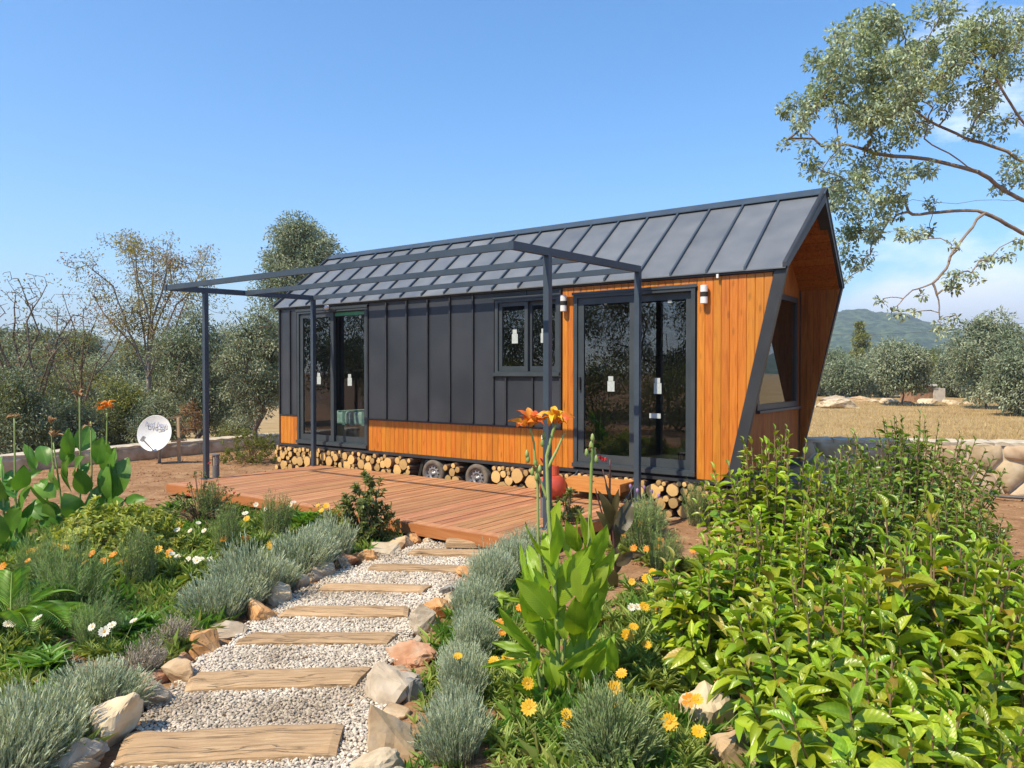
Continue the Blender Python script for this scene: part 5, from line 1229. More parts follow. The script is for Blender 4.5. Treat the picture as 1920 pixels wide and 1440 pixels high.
t = np.linspace(0, 1, 24); a, b = AT(1500, 628, 90), AT(2100, 585, 60); pts = a[None]+(b-a)[None]*t[:, None]; pts[:, 2] -= 1.0*np.sin(np.pi*t)*.6
o = MB().tube(pts, .022, 5).build('overhead_wire', M['wire']); tag(o, 'thin overhead wire crossing in front of the wooded hill', 'wire')

# ------------------------------------------------------------------ cannas
def blade_mesh(name, B, T, w, nrm, mat, bend=.12, shape=1.0, wave=.015, fold=.18, ns=10, seed=0):
    """one big leaf from B to T (local coordinates); w = full width"""
    B = np.array(B, float); T = np.array(T, float); d = T-B; L = np.linalg.norm(d); d /= L
    s_ = np.cross(d, nrm); s_ /= np.linalg.norm(s_); n = np.cross(s_, d); V = []
    for i in range(ns+1):
        t = i/ns; ww = w*((t**.75*(1-t)**.95)/.39*(1 if t > .12 else .6+.4*t/.12) if 0 < i < ns else .03)
        c = B+d*L*t+n*(bend*L*math.sin(math.pi*t)*.9)-np.array([0, 0, 1])*bend*L*.6*t**3
        for j in range(5):
            q = j/4-.5
            V.append(c+s_*q*ww+n*(abs(q)*2*fold*ww*.5+wave*math.sin(t*9+seed+j*2.1)*abs(q)*2))
    F = [(i*5+j, i*5+j+1, (i+1)*5+j+1, (i+1)*5+j) for i in range(ns) for j in range(4)]
    mb = MB().add(V, F); mb.uv = [(j/4, i/ns) for i in range(ns+1) for j in range(5)]
    return mb.mesh(name, mat, smooth=True)
PET = None
def petal_flower(parent, P, size, mat, n=6, seed=0, droop=.25, name='flower'):
    f = empty(name, tuple(P), parent=parent); rs = np.random.default_rng(seed)
    for k in range(n):
        a = k/n*2*math.pi+rs.uniform(-.3, .3); el = rs.uniform(-.1, 1.2); d = np.array([math.cos(a)*math.cos(el), math.sin(a)*math.cos(el), math.sin(el)])
        L = size*rs.uniform(.75, 1.15); nr = np.array([-math.cos(a)*math.sin(el), -math.sin(a)*math.sin(el), math.cos(el)])+rs.normal(size=3)*.35
        me = blade_mesh('petal', d*size*.08, d*L, L*rs.uniform(.42, .6), nr, mat, bend=rs.uniform(.1, .35), wave=.006, fold=.35, ns=6, seed=k*1.7)
        link('petal', me, f)
    return f
def canna(name, Y, base_px, stems, leaves, label, leafm, stemm, flowers=(), buds=(), seed=0, extra=0, group=None, spent=()):
    rs = np.random.default_rng(seed); Bp = AT(base_px[0], base_px[1], Y); Bp[2] = 0
    o = empty(name, tuple(Bp)); tag(o, label, 'plant', group)
    for pts in stems:
        q = [AT(x, y, Y+(dy if len(p) > 2 else 0))-Bp for p in pts for (x, y, dy) in [(p[0], p[1], p[2] if len(p) > 2 else 0)]]
        q[0][2] = max(-.02, min(q[0][2], .02)) if q[0][2] < .15 else q[0][2]
        k = len(q); Q = np.array(q); tt = np.linspace(0, k-1, (k-1)*4+1); Q = np.stack([np.interp(tt, range(k), Q[:, c]) for c in range(3)], 1)
        r0 = .013 if Q[0][2] < .3 else .0085
        MB().tube(Q, np.linspace(r0, r0*.55, len(Q)), 7).build('stalk', stemm, o, smooth=True)
    more_ = [(bx+rs.normal()*14, by+rs.uniform(0, 30), bx+(tx-bx)*rs.uniform(.6, .9)+rs.normal()*16, by+(ty-by)*rs.uniform(.65, .95)+rs.normal()*10, w*rs.uniform(.55, .85)) for _ in range(2) for (bx, by, tx, ty, w) in leaves if rs.random() < extra*.5]
    for (bx, by, tx, ty, w) in list(leaves)+more_:
        yb = rs.uniform(-.06, .06); yt = yb+rs.uniform(-.22, .18)
        B = AT(bx, by, Y+yb)-Bp; T = AT(tx, ty, Y+yt)-Bp
        B[2] = max(.01, B[2]); T[2] = max(.06, T[2])
        d = T-B; nrm = np.array([rs.normal()*.55, -1.0, .55+rs.normal()*.25]); nrm -= d*(nrm@d)/(d@d)
        me = blade_mesh('leaf', B, T, w*m_per_px(Y)*1.12, nrm, leafm, bend=rs.uniform(.03, .14), wave=.008, fold=rs.uniform(.05, .3), seed=rs.uniform(0, 6))
        link('leaf', me, o)
    for k, (x, y, s_, mat) in enumerate(flowers): petal_flower(o, AT(x, y, Y)-Bp, s_*m_per_px(Y), M[mat], n=7, seed=seed*13+k)
    for (x, y) in buds:
        P = AT(x, y, Y+rs.uniform(-.02, .02))-Bp; MB().lathe([(0,-.018),(.008,-.012),(.011,0),(.008,.014),(.003,.024),(0,.026)], 8).build('bud', M['cannastem'], o, smooth=True, loc=tuple(P))
    for k, (x, y, s_) in enumerate(spent): petal_flower(o, AT(x, y, Y)-Bp, s_*m_per_px(Y), M['spent'], n=6, seed=seed*17+k, name='spent_flower')
    return o
def c4(pts): return [(760+a/2.667, 900+b/2.667, 760+c/2.667, 900+d/2.667, w/2.667*1.02) for a, b, c, d, w in pts]
canna('canna_plant', 3.88, (1046,1345),
 stems=[[(1019,1365),(1007,1256),(1010,1200),(1024,1130)], [(1049,1346),(1045,1200),(1039,1069),(1028,956),(1025,855),(1037,808),(1042,795)], [(1090,1339),(1101,1207),(1105,1012),(1108,900),(1111,814)], [(1020,1110),(1009,1011),(1008,917),(1001,830),(994,803)], [(1028,940),(1010,895),(1004,872)], [(1026,880),(1046,840),(1058,812)], [(1062,1350),(1052,1260),(1060,1200)]],
 leaves=c4([(750,690,548,475,135),(765,590,930,318,150),(735,400,770,90,115),(870,360,803,185,85),(895,340,868,140,45),(925,420,1008,208,90),(930,530,1045,335,95),(890,680,1000,470,140),(850,780,850,560,130),(790,890,978,735,105),(880,870,1040,850,75),(650,860,465,630,62),(612,856,432,803,48),(595,905,375,928,34),(655,1100,525,1012,55),(665,760,612,650,100),(765,840,700,690,70),(640,970,622,850,65),(900,1090,1012,1112,62),(715,350,603,185,36),(700,500,615,305,55),(525,585,435,562,38),(745,480,690,240,90),(890,520,985,300,100),(760,1050,700,860,85),(880,1010,1000,830,95),(690,1120,640,960,60),(740,780,790,600,90),(905,760,960,560,110),(960,960,1045,760,90),(800,1180,850,1060,70),(690,600,640,420,70)]),
 label='tall bright green canna with orange flowers in front of the big sliding door', leafm=M['canna'], stemm=M['cannastem'],
 flowers=[(994,803,44,'petal_o'),(1003,796,34,'petal_o'),(986,800,34,'petal_o'),(1042,795,38,'petal_o'),(1040,786,30,'petal_y')], buds=[(1020,818),(1017,832),(1111,822),(1108,836),(1114,848),(1100,850),(990,862),(1004,868),(1012,880),(998,886),(988,852),(1006,896),(1118,862)], seed=3, extra=1.6, spent=[(1004,884,16),(1108,846,12)])
canna('canna_plant', 6.05, (1156,1105), stems=[[(1156,1105),(1152,1030),(1143,935),(1144,861)], [(1150,1000),(1142,930),(1130,880)], [(1152,1010),(1128,960),(1116,916)]],
 leaves=[(1150,985,1122,915,22),(1158,1005,1184,935,38),(1152,975,1160,915,16),(1150,1000,1118,955,24),(1150,1060,1190,1033,24),(1155,1030,1138,960,26),(1156,1075,1152,1020,26),(1152,1105,1140,1060,26),(1158,1045,1210,1036,14),(1148,960,1136,905,12)],
 label='bronze leaved canna with one red flower behind the bright canna', leafm=M['bronze'], stemm=M['bronzestem'], flowers=[(1129,864,13,'petal_r')], seed=5, spent=[(1110,906,9)])
def c1(pts): return [(a/3, 720+b/3, c/3, 720+d/3, w/3*1.12) for a, b, c, d, w in pts]
canna('canna_plant', 8.3, (142,985), stems=[[(198,985),(196,900),(200,830),(201,770)], [(150,960),(150,830),(149,740)], [(120,980),(110,900),(100,830)], [(170,960),(172,880),(170,790)], [(100,900),(98,850),(96,800)]],
 leaves=c1([(450,380,505,225,110),(545,450,580,295,100),(600,520,645,345,95),(640,640,725,395,135),(340,600,300,420,140),(265,460,225,335,85),(385,450,372,325,85),(310,640,190,555,100),(400,760,505,668,90),(345,720,180,690,90),(235,610,275,525,70),(485,620,440,470,100),(430,520,475,395,90),(520,700,600,560,110),(280,760,190,640,110),(430,760,360,600,120),(560,740,640,600,110),(350,820,220,770,100),(600,700,700,640,80),(200,480,130,330,60),(700,660,830,640,60),(470,780,560,700,100)]),
 label='broad leaved canna clump with an orange flower left of the satellite dish', leafm=M['cannad'], stemm=M['cannastem'], flowers=[(203,762,22,'petal_o'),(192,768,16,'petal_o')], spent=[(149,742,18),(100,820,22),(96,795,16),(168,800,14)], seed=8, extra=.9)
canna('canna_plant', 7.1, (14,1042), stems=[[(28,1040),(30,960),(28,900),(27,780)], [(10,1040),(6,930),(2,870)]],
 leaves=c1([(45,640,65,470,95),(20,540,8,395,45),(100,600,135,445,95),(60,760,100,665,60),(-10,700,-40,480,110),(110,760,175,560,100),(40,820,120,690,100),(20,900,-60,700,110),(80,900,160,700,110),(130,880,200,640,90),(-60,860,-120,600,120),(60,960,150,850,90),(0,960,-30,800,100)]),
 label='dark green canna clump at the left end of the flower bed', leafm=M['cannad'], stemm=M['cannastem'], seed=9, spent=[(27,782,14)], extra=.9)

# ------------------------------------------------------------------ glossy big leaved shrubs on the right, leaf by leaf
def glossy_shrub(pos, h, r, nst, label, leafm, joinm, L=.10, w=.042, seed=0, nmax=300, per=13):
    rs = np.random.default_rng(seed); o = empty('glossy_shrub', tuple(pos)); tag(o, label, 'shrub', 'glossy leaved shrubs of the right bed'); pos = np.array(pos)
    tmpl = [leaf_tmpl(5, 'ell', b, f) for b, f in ((.12,.35),(.32,.4),(.55,.3),(.2,.6))]
    meshes = []
    for TV, TF in tmpl:
        for lm in [leafm]*13+[M['shrub_old']]:
            mb = MB().add(TV, TF); mb.uv = np.stack([TV[:, 0]/max(1e-3, np.ptp(TV[:, 0]))+.5, TV[:, 1]], 1); meshes.append(mb.mesh('leaf', lm, smooth=True))
    st = MB(); LP = []
    for k in range(nst):
        a = rs.uniform(0, 2*math.pi); q = math.sqrt(rs.uniform(0, 1)); hh = h*(1-.38*q**2)*rs.uniform(.80, 1.08)
        b = np.array([math.cos(a)*q*r*.22, math.sin(a)*q*r*.22, 0]); tp = np.array([math.cos(a)*q*r, math.sin(a)*q*r, hh]); m_ = b*.4+tp*.6; m_[2] = hh*.5
        ts = np.linspace(0, 1, 7); C = [(1-t)**2*b+2*t*(1-t)*m_+t*t*tp for t in ts]
        st.tube(C, np.linspace(.010, .003, 7), 5, cap=False)
        for i in range(per):
            t = 1-(i/per)*.78; c = (1-t)**2*b+2*t*(1-t)*m_+t*t*tp; D = 2*(1-t)*(m_-b)+2*t*(tp-m_); D /= np.linalg.norm(D)
            az = i*2.4+rs.uniform(-.4, .4); x = np.cross(D, [.3, .2, .9]); x /= np.linalg.norm(x); y = np.cross(D, x); side = x*math.cos(az)+y*math.sin(az)
            op = .35+.85*min(1, i/5)+rs.uniform(-.15, .2)     # tip leaves stand up, older leaves spread
            d = D*math.cos(op)+side*math.sin(op); n = D*math.sin(op)-side*math.cos(op); n = n+rs.normal(size=3)*.22
            sz = L*(.5+.5*min(1, i/5))*rs.choice([rs.uniform(.45, .8), rs.uniform(.75, 1.25)])
            LP.append((c, d, n, sz, sz*w/L*rs.uniform(.85, 1.15), i))
    # the leaves that show most: near the viewpoint and high up
    LP.sort(key=lambda l: -(l[0][2]/h-.55*(l[0][1])/r-.03*l[5]))
    st.build('branches', M['twig'], o, smooth=True)
    for k, (c, d, n, l, w_, i) in enumerate(LP[:nmax]):
        d = d/np.linalg.norm(d); s_ = np.cross(d, n); s_ /= np.linalg.norm(s_); nn = np.cross(s_, d)
        ob = bpy.data.objects.new('leaf', meshes[int(rs.integers(0, len(meshes)))]); COL.objects.link(ob); ob.parent = o
        ob.matrix_basis = Matrix(((s_[0]*w_, d[0]*l, nn[0]*l, c[0]), (s_[1]*w_, d[1]*l, nn[1]*l, c[1]), (s_[2]*w_, d[2]*l, nn[2]*l, c[2]), (0, 0, 0, 1)))
    if len(LP) > nmax:
        rest = LP[nmax:]; mb = MB(); A = lambda j: np.array([q[j] for q in rest])
        inst(mb, tmpl[1], A(0), A(1), A(2), A(3), A(4)); ob = mb.build('inner_leaves', joinm, o, smooth=True); ob['kind'] = 'stuff'
    return o
def gp(px, Y): return np.array([(px-960)*m_per_px(Y), Y, 0.])
SH = [ # px, Y, height, radius, stems, label, kind, L
 (1450,5.3,1.30,.52,44,'glossy shrub with tall shoots in front of the leaning gable frame','shrub',.095),
 (1705,6.7,1.30,.78,76,'deep green small leaved shrub in front of the stone wall','shrubd',.085),
 (1575,5.4,1.18,.58,50,'glossy shrub between the gable shrub and the stone wall shrub','shrubd',.09),
 (1335,3.95,.86,.34,24,'lowest glossy shrub next to the gazania bed','shrub',.105),
 (1470,4.1,1.00,.46,36,'yellow green glossy shrub behind the split white stone','shrub',.10),
 (1545,3.15,.88,.44,36,'glossy shrub overhanging the split white stone','shrub',.115),
 (1755,3.1,1.16,.42,34,'tall glossy shrub with one high near shoot','shrub',.12),
 (1905,2.9,.88,.46,38,'glossy shrub beside the orange lantana','shrub',.12),
 (1660,2.55,.74,.42,34,'near glossy shrub with drooping yellowing leaves','shrub',.12),
 (1760,2.35,.70,.42,32,'nearest low glossy shrub of the right bed','shrub',.12),
 (1800,5.2,.92,.40,36,'low deep green shrub by the bare soil at the wall foot','shrubd',.075),
]
for k, (px, Y, h_, r_, nst, lab, kind, L) in enumerate(SH):
    nst = int(nst*1.55)
    glossy_shrub(gp(px, Y), h_, r_, nst, lab, M[kind], M[kind+'j'], L=L*1.10, w=L*.45, seed=40+k, per=24)

# ------------------------------------------------------------------ lavender, rosemary and other bedding
def variants(fn, k): return [fn() for _ in range(k)]
def mk_spray(foliage, stem='lavstem', names=('foliage', 'stems'), **kw):
    fo, st, tip = spray(**kw)
    return [(names[0], fo.mesh(names[0], M[foliage])), (names[1], st.mesh(names[1], M[stem]))], tip
LAV = [mk_spray('lav', n=620, r=.32, h=.40, nl=15, ln_=.040, lw=.0064, lo=.22, tilt=.38, lean=.62, r0=.62, hv=.4)[0] for _ in range(5)]
DRY = [mk_spray('lavdry', n=340, r=.22, h=.26, nl=9, ln_=.028, lw=.004, lo=.3, tilt=.8)[0] for _ in range(2)]
ROS = [mk_spray('rose', n=150, r=.20, h=.55, nl=34, ln_=.026, lw=.004, lo=.12, tilt=.9, lean=.7, r0=.6)[0] for _ in range(2)]
FRN = [mk_spray('fern', n=190, r=.30, h=.50, nl=26, ln_=.045, lw=.0035, lo=.2, tilt=.75, lean=.9)[0] for _ in range(2)]
GLV = [mk_spray('glav', n=330, r=.26, h=.34, nl=15, ln_=.04, lw=.006, lo=.25, tilt=.5)[0] for _ in range(2)]
def put(proto, name, px, py, wpx, label, cat, group, base_r, hs=1.0):
    P = G(px, py); s_ = wpx*.5*m_per_px(P[1])/base_r; o = plant(name, P-np.array([0, 0, .01]), random.choice(proto), label, cat, group); o.scale = (s_*random.uniform(.85, 1.18), s_*random.uniform(.85, 1.18), s_*hs*random.uniform(.85, 1.1)); o.rotation_euler.x = random.uniform(-.12, .12); o.rotation_euler.y = random.uniform(-.12, .12); return o
lg = 'grey lavender bushes along the path'
for (x, y, w, hs, lab) in ((70,1425,160,1.1,'large grey lavender bush at the near left end of the path'),(10,1470,150,1.1,'grey lavender at the near corner of the left bed'),(190,1330,135,1.0,'grey lavender next to the cream boulder'),(405,1165,110,1.1,'grey lavender behind the bright orange stone, near half of the pair'),(470,1130,115,1.25,'grey lavender behind the whitish block, far half of the pair'),(565,1078,105,1.15,'grey lavender near the dark green shrub'),(620,1055,90,1.1,'small grey lavender touching the dark green shrub'),
   (838,1425,130,1.45,'grey lavender beside the tall tan boulder'),(850,1315,115,1.35,'grey lavender beside the olive grey boulder'),(872,1235,110,1.3,'grey lavender beside the reddish block'),(868,1165,100,1.2,'grey lavender above the upright grey stone'),(905,1115,100,1.2,'grey lavender beside the rusty orange stone'),(945,1080,100,1.2,'grey lavender beside the far sleepers'),(975,1050,85,1.1,'last grey lavender of the right edging by the deck')):
    put(LAV, 'lavender_bush', x+(16 if x > 700 else 0), y, w*(1.05 if x < 700 else .88), lab, 'lavender', lg, .30, hs)
for (x, y, w, hs, lab) in ((862,1370,95,1.2,'small grey lavender tuft behind the tall tan boulder bush'),(868,1275,90,1.2,'small grey lavender tuft between olive grey boulder and reddish block'),(885,1200,85,1.1,'small grey lavender tuft above the reddish block'),(900,1145,85,1.1,'small grey lavender tuft behind the rusty orange stone'),(930,1100,80,1.1,'small grey lavender tuft near the far sleepers'),(962,1064,75,1.1,'small grey lavender tuft next to the last bush by the deck'),(130,1385,95,.9,'low grey lavender tuft behind the cream boulder'),(440,1150,85,1.1,'grey lavender tuft between the pair behind the orange stone'),(520,1105,75,1.0,'small grey lavender tuft between the paired bushes and the next')):
    put(LAV, 'lavender_bush', x, y, w, lab, 'lavender', lg, .30, hs)
for (x, y, w, lab) in ((268,1272,100,'dried brown grey lavender above the ochre stone'),(330,1218,95,'dried brown grey lavender nearer the deck')):
    put(DRY, 'dried_lavender', x, y, w, lab, 'lavender', 'dried lavender bushes', .22, 1.15)
for (x, y, w, lab) in ((424,1052,62,'upright rosemary behind the grey lavender'),(262,1105,75,'yellowish upright rosemary amid the gazanias'),(515,1012,60,'dark upright rosemary near the deck corner'),(398,985,55,'rosemary beside the red flowered lantana'),(48,1185,50,'narrow rosemary spike by the palm'),(1205,1045,100,'broad rosemary behind the bronze canna'),(1240,1080,80,'low rosemary near the orange gazanias'),(1312,985,70,'rosemary under the firewood stack')):
    put(ROS, 'rosemary', x, y, w, lab, 'rosemary', 'rosemary bushes', .20, 1.3 if x < 1000 else .85)
for (x, y, w, lab) in ((135,1160,150,'feathery green artemisia beside the palm fronds'),(175,1215,110,'feathery artemisia with a bare lower stem'),(75,1090,80,'feathery artemisia among yellow gazanias')):
    put(FRN, 'feathery_plant', x, y, w, lab, 'plant', 'feathery green plants', .30, 1.2)
for (x, y, w, lab) in ((1150,1450,210,'green lavender clump at the near end of the gazania bed'),(1215,1005,90,'green lavender with pale flower spikes by the deck end'),(1010,1085,60,'green lavender behind the tall canna')):
    put(GLV, 'green_lavender', x, y, w, lab, 'lavender', 'green lavender clumps', .26, 1.1)
# dome shrubs
def dome(name, px, py, wpx, hm, n, L, w, mat, label, cat='shrub', T=None, clump=14, inner=.5):
    P = G(px, py); r_ = wpx*.5*m_per_px(P[1]); fo, tw = dome_shrub(n, r_, hm, L, w, T, clump, inner)
    return plant(name, P, [('foliage', fo.mesh('foliage', M[mat])), ('twigs', tw.mesh('twigs', M['twig']))], label, cat, rz=0)
dome('variegated_shrub', 205, 1050, 250, .50, 6400, .062, .024, 'var', 'low rounded yellow green shrub in front of the left canna clump')
dome('dark_shrub', 684, 1022, 112, .72, 2200, .060, .026, 'pitt', 'dark green leathery shrub at the deck edge beside the path', inner=.4)
dome('young_shrub', 1062, 1010, 90, .55, 700, .06, .024, 'pitt', 'young leafy shrub behind the tall canna against the deck', inner=.35)
dome('feathery_shrub', 470, 868, 120, .62, 2600, .07, .012, 'yg', 'airy yellow green shrub at the far left corner of the house', inner=.4)
dome('lantana', 375, 985, 190, .62, 900, .035, .018, 'pitt', 'sparse lantana with small red flowers in front of the deck corner', inner=.3, clump=8)
dome('lantana', 1890, 1160, 160, .42, 1100, .035, .02, 'bright', 'lantana with orange flower heads below the near glossy shrubs', inner=.3)
dome('wild_shrub', 1830, 1035, 130, .40, 900, .05, .028, 'pitt', 'straggly weed at the edge of the bare soil', inner=.3, clump=8)
# climbing plant by the wall, wild seedling
dome('wall_plant', 1752, 965, 66, .95, 420, .06, .035, 'yg', 'thin sunlit seedling growing up in front of the wall', inner=.2, clump=6)
# pale stalky lavender between the shrubs
fo, st, tips = spray(n=170, r=.22, h=.62, nl=12, ln_=.035, lw=.004, lo=.35, tilt=.4, lean=.6)
pl = plant('pale_lavender', gp(1632, 4.0), [('foliage', fo.mesh('foliage', M['lavdry'])), ('stems', st.mesh('stems', M['lavstem']))], 'pale dried lavender with straw stalks between the glossy shrubs', 'lavender', rz=0)
for k in range(5): MB().lathe([(0,-.015),(.008,-.005),(.009,.006),(0,.02)], 7).build('flower_spike', M['petal_v'], pl, smooth=True, loc=tuple(tips[k*7]))
# bright perennials
for (x, y, w, lab) in ((268,1195,140,'bright green leafy clump between artemisia and dried lavender'),(78,1262,125,'bright green leafy clump behind the large lavender'),(590,985,95,'bright green leafy clump in front of the deck'),(330,960,70,'green leafy clump at the foot of the lantana')):
    P = G(x, y); r_ = w*.5*m_per_px(P[1]); fo = rosettes(9, r_*.55, 26, r_*.75, r_*.17, .85, .35)
    plant('leafy_perennial', P, [('foliage', fo.mesh('foliage', M['bright'], True))], lab, 'plant', 'bright green leafy clumps')
# sago palm: fronds
def palm():
    P = G(20, 1190); o = empty('cycad_palm', tuple(P)); tag(o, 'small palm with arching feathered fronds at the left edge of the bed', 'palm')
    for k in range(15):
        a = k/15*2*math.pi+rng.uniform(-.2, .2); L = rng.uniform(.55, .8); el = rng.uniform(.5, 1.15); t = np.linspace(0, 1, 40)
        C = np.stack([np.cos(a)*L*np.cos(el)*t*1.1, np.sin(a)*L*np.cos(el)*t*1.1, .08+L*np.sin(el)*t-.55*L*t*t], 1); D = norm(np.gradient(C, axis=0)); mb = MB(); mb.tube(C[::4], np.linspace(.007, .002, 10), 5, cap=False)
        s_ = norm(np.cross(D, np.array([0, 0, 1.])))
        for sg in (-1, 1): inst(mb, (leaf_tmpl(2, 'lance', .15, .2)), C[5:], norm(D[5:]*.75+s_[5:]*sg*.8+np.array([0, 0, .25])), np.cross(s_[5:], D[5:]), .15*np.sin(np.pi*(.12+.85*t[5:]))+.02, .010)
        mb.build('frond', M['bright'], o, smooth=True)
palm()
# ------------------------------------------------------------------ gazanias
def flower_mesh(mat, n=13):
    mb = MB(); T = leaf_tmpl(3, 'obov', .10, .2); a = np.arange(n)/n*2*np.pi+rng.normal(size=n)*.08
    d = np.stack([np.cos(a), np.sin(a), np.full(n, .30)], 1); nr = np.stack([-np.cos(a)*.3, -np.sin(a)*.3, np.ones(n)], 1)
    inst(mb, T, d*.18, d, nr, np.full(n, .82), np.full(n, .42)); mb.lathe([(.26,.02),(.22,.10),(.10,.14),(0,.15)], 10, m=1)
    return mb.mesh('flower_head', [mat, M['disc']], True)
FM = {'y': flower_mesh(M['petal_y']), 'o': flower_mesh(M['petal_go']), 'w': flower_mesh(M['petal_w'])}
GAZ = [rosettes(15, .22, 24, .13, .017, 1.0, .35) for _ in range(3)]
GAZM = [g.mesh('foliage', M['gaz'], True) for g in GAZ]
FLW = [(63,1038,'y'),(103,1030,'y'),(130,1040,'y'),(58,1063,'y'),(213,1045,'o'),(173,1043,'o'),(195,1057,'o'),(230,1067,'o'),(222,1088,'o'),(297,1035,'y'),(318,1048,'o'),(338,988,'y'),(463,983,'y'),(612,952,'y'),(317,1010,'w'),(357,1003,'w'),(383,1005,'w'),(367,1053,'w'),(377,1067,'w'),(353,1063,'w'),(393,1062,'w'),(508,1033,'y'),(480,950,'w'),(462,1027,'o'),(15,1180,'w'),(210,1195,'w'),(27,1195,'w'),(6,1077,'o'),(545,950,'w'),
 (936,1192,'o'),(952,1260,'y'),(992,1360,'y'),(1152,1315,'y'),(1176,1198,'y'),(1176,1211,'y'),(1208,1192,'y'),(1242,1157,'o'),(1255,1400,'y'),(1292,1357,'o'),(1184,1145,'w'),(1195,1175,'w'),(1212,1106,'y'),(1234,1032,'o'),(1170,1005,'o'),(1200,985,'y'),(1300,1039,'o'),(1354,1016,'y'),(1654,1104,'o'),(1780,1077,'o'),(1760,1144,'o')]
GP = [ # base px, width px, label
 (70,1075,110,'gazania clump with yellow flowers beside the palm'),(115,1068,90,'gazania clump with yellow flowers in front of the variegated shrub'),(205,1095,120,'gazania clump with small orange flowers behind the artemisia'),(305,1075,100,'gazania clump with two orange yellow flowers near the middle of the left bed'),(340,1030,80,'gazania with a yellow and a white flower beside the variegated shrub'),(368,1090,110,'white flowered gazania behind the paired lavender'),(378,1030,70,'pale flowered gazania by the upright rosemary'),(465,1045,90,'gazania with one red orange flower behind the lavender'),(508,1060,70,'gazania with one pale yellow flower between the lavenders'),(465,1005,70,'gazania with yellow flowers near the lantana'),(610,985,80,'gazania with one yellow flower at the deck fascia'),(20,1225,100,'white daisy like gazania at the left edge of the bed'),(205,1228,80,'gazania with one white flower above the dried lavender'),(15,1105,70,'gazania with an orange flower at the palm fronds'),(530,985,70,'small white flowered gazania under the deck edge'),
 (945,1225,95,'gazania with one orange flower left of the tall canna'),(960,1300,110,'gazania with one yellow flower at the foot of the tall canna'),(990,1400,130,'gazania with a yellow bud in the near right bed'),(1085,1390,140,'leafy gazania in front of the tall canna'),(1150,1360,140,'gazania with one large yellow flower in front of the tall canna'),(1190,1250,130,'gazania with a cluster of yellow flowers right of the tall canna'),(1245,1195,100,'gazania with one orange flower near the low glossy shrub'),(1190,1190,90,'gazania with white flowers right of the tall canna'),(1250,1430,130,'gazania with one large yellow flower near the split stone'),(1290,1385,70,'gazania with one orange flower against the split stone'),(1215,1130,80,'gazania with one yellow flower beyond the white ones'),(1240,1065,80,'gazania with orange red flowers under the broad rosemary'),(1175,1040,70,'gazania with an orange flower beside the bronze canna'),(1300,1070,70,'gazania with an orange flower behind the glossy shrubs'),(1080,1180,90,'leafy gazania behind the tall canna'),(930,1130,70,'small leafy plant between lavender and canna'),(1250,1290,110,'grassy gazania tuft beside the split stone'),(1120,1440,120,'bright gazania foliage at the near edge of the right bed')]
plants = []
for k, (x, y, w, lab) in enumerate(GP):
    P = G(x, y); s_ = w*.66*m_per_px(P[1])/.27; o = empty('gazania', tuple(P)); tag(o, lab, 'flower', 'gazania clumps of the flower beds')
    f = link('foliage', GAZM[k % 3], o); f.rotation_euler = (0, 0, random.uniform(0, 6)); f.scale = (s_, s_, s_*1.4); plants.append((np.array([x, y-25.]), o, P))
for (x, y, c) in FLW:
    if x > 1400:
        Y = {1654: 4.0, 1780: 4.2, 1760: 4.1}[x]; P = gp(x, Y); o = empty('gazania', tuple(P)); tag(o, {1654: 'orange flower beside the pale dried lavender among the glossy shrubs', 1780: 'upper orange flower behind the tall near glossy shoot', 1760: 'lower orange flower behind the tall near glossy shoot'}[x], 'flower', 'orange flowers between the glossy shrubs'); B = P
        f = link('foliage', GAZM[0], o)
    else:
        dd = [np.hypot(*((q-np.array([x, y]))*np.array([1, .8])))+(200 if y > q[1]+35 else 0) for q, _, _ in plants]; _, o, B = plants[int(np.argmin(dd))]; Y = B[1]
    Q = AT(x, y, Y)-B; Q[2] = max(Q[2], .16)+.02; r_ = {'y': .042, 'o': .038, 'w': .030}[c]
    f = link('flower_head', FM[c], o, tuple(Q), (R(random.uniform(28, 62)), R(random.uniform(-15, 15)), random.uniform(-.5, .3)), (r_, r_, r_))
    MB().tube([(Q[0]*.3, Q[1]*.3, 0), (Q[0]*.8, Q[1]*.8, Q[2]*.6), tuple(Q)], [.003, .0025, .002], 5, cap=False).build('flower_stalk', M['cannastem'], o)
for k, (q, o, B) in enumerate(plants):
    col = [c.data.name[:0] or ('y' if c.data == FM['y'] else 'w' if c.data == FM['w'] else 'o') for c in o.children if c.name.startswith('flower_head')]
    if not col: continue
    for j in range(random.choice((1, 2, 3))):
        Q = np.array([rng.normal()*.13, rng.normal()*.13-.05, rng.uniform(.17, .26)]); r_ = random.uniform(.026, .038)
        link('flower_head', FM[random.choice(col)], o, tuple(Q), (R(random.uniform(20, 60)), R(random.uniform(-15, 15)), random.uniform(-.5, .3)), (r_, r_, r_))
        MB().tube([(Q[0]*.3, Q[1]*.3, 0), tuple(Q)], [.003, .002], 5, cap=False).build('flower_stalk', M['cannastem'], o)
# lantana flower heads
def heads(parent_label, pts, Y, mat):
    o = [q for q in bpy.data.objects if q.get('label') == parent_label][0]; B = np.array(o.location)
    for (x, y) in pts:
        Q = AT(x, y, Y)-B; mb = MB(); u = rvec(22); u[:, 2] = np.abs(u[:, 2]); inst(mb, DIAM, u*.010, u, rvec(22), .013, .010); mb.build('flower_head', M[mat], o, loc=tuple(Q))
heads('sparse lantana with small red flowers in front of the deck corner', [(330,935),(352,930),(393,870),(410,910),(440,925),(365,895),(300,960),(345,960)], G(375, 985)[1]-.05, 'petal_r')
heads('lantana with orange flower heads below the near glossy shrubs', [(1895,1133),(1905,1118),(1870,1095),(1912,1150),(1880,1150),(1860,1125)], G(1890, 1160)[1]-.1, 'petal_go')
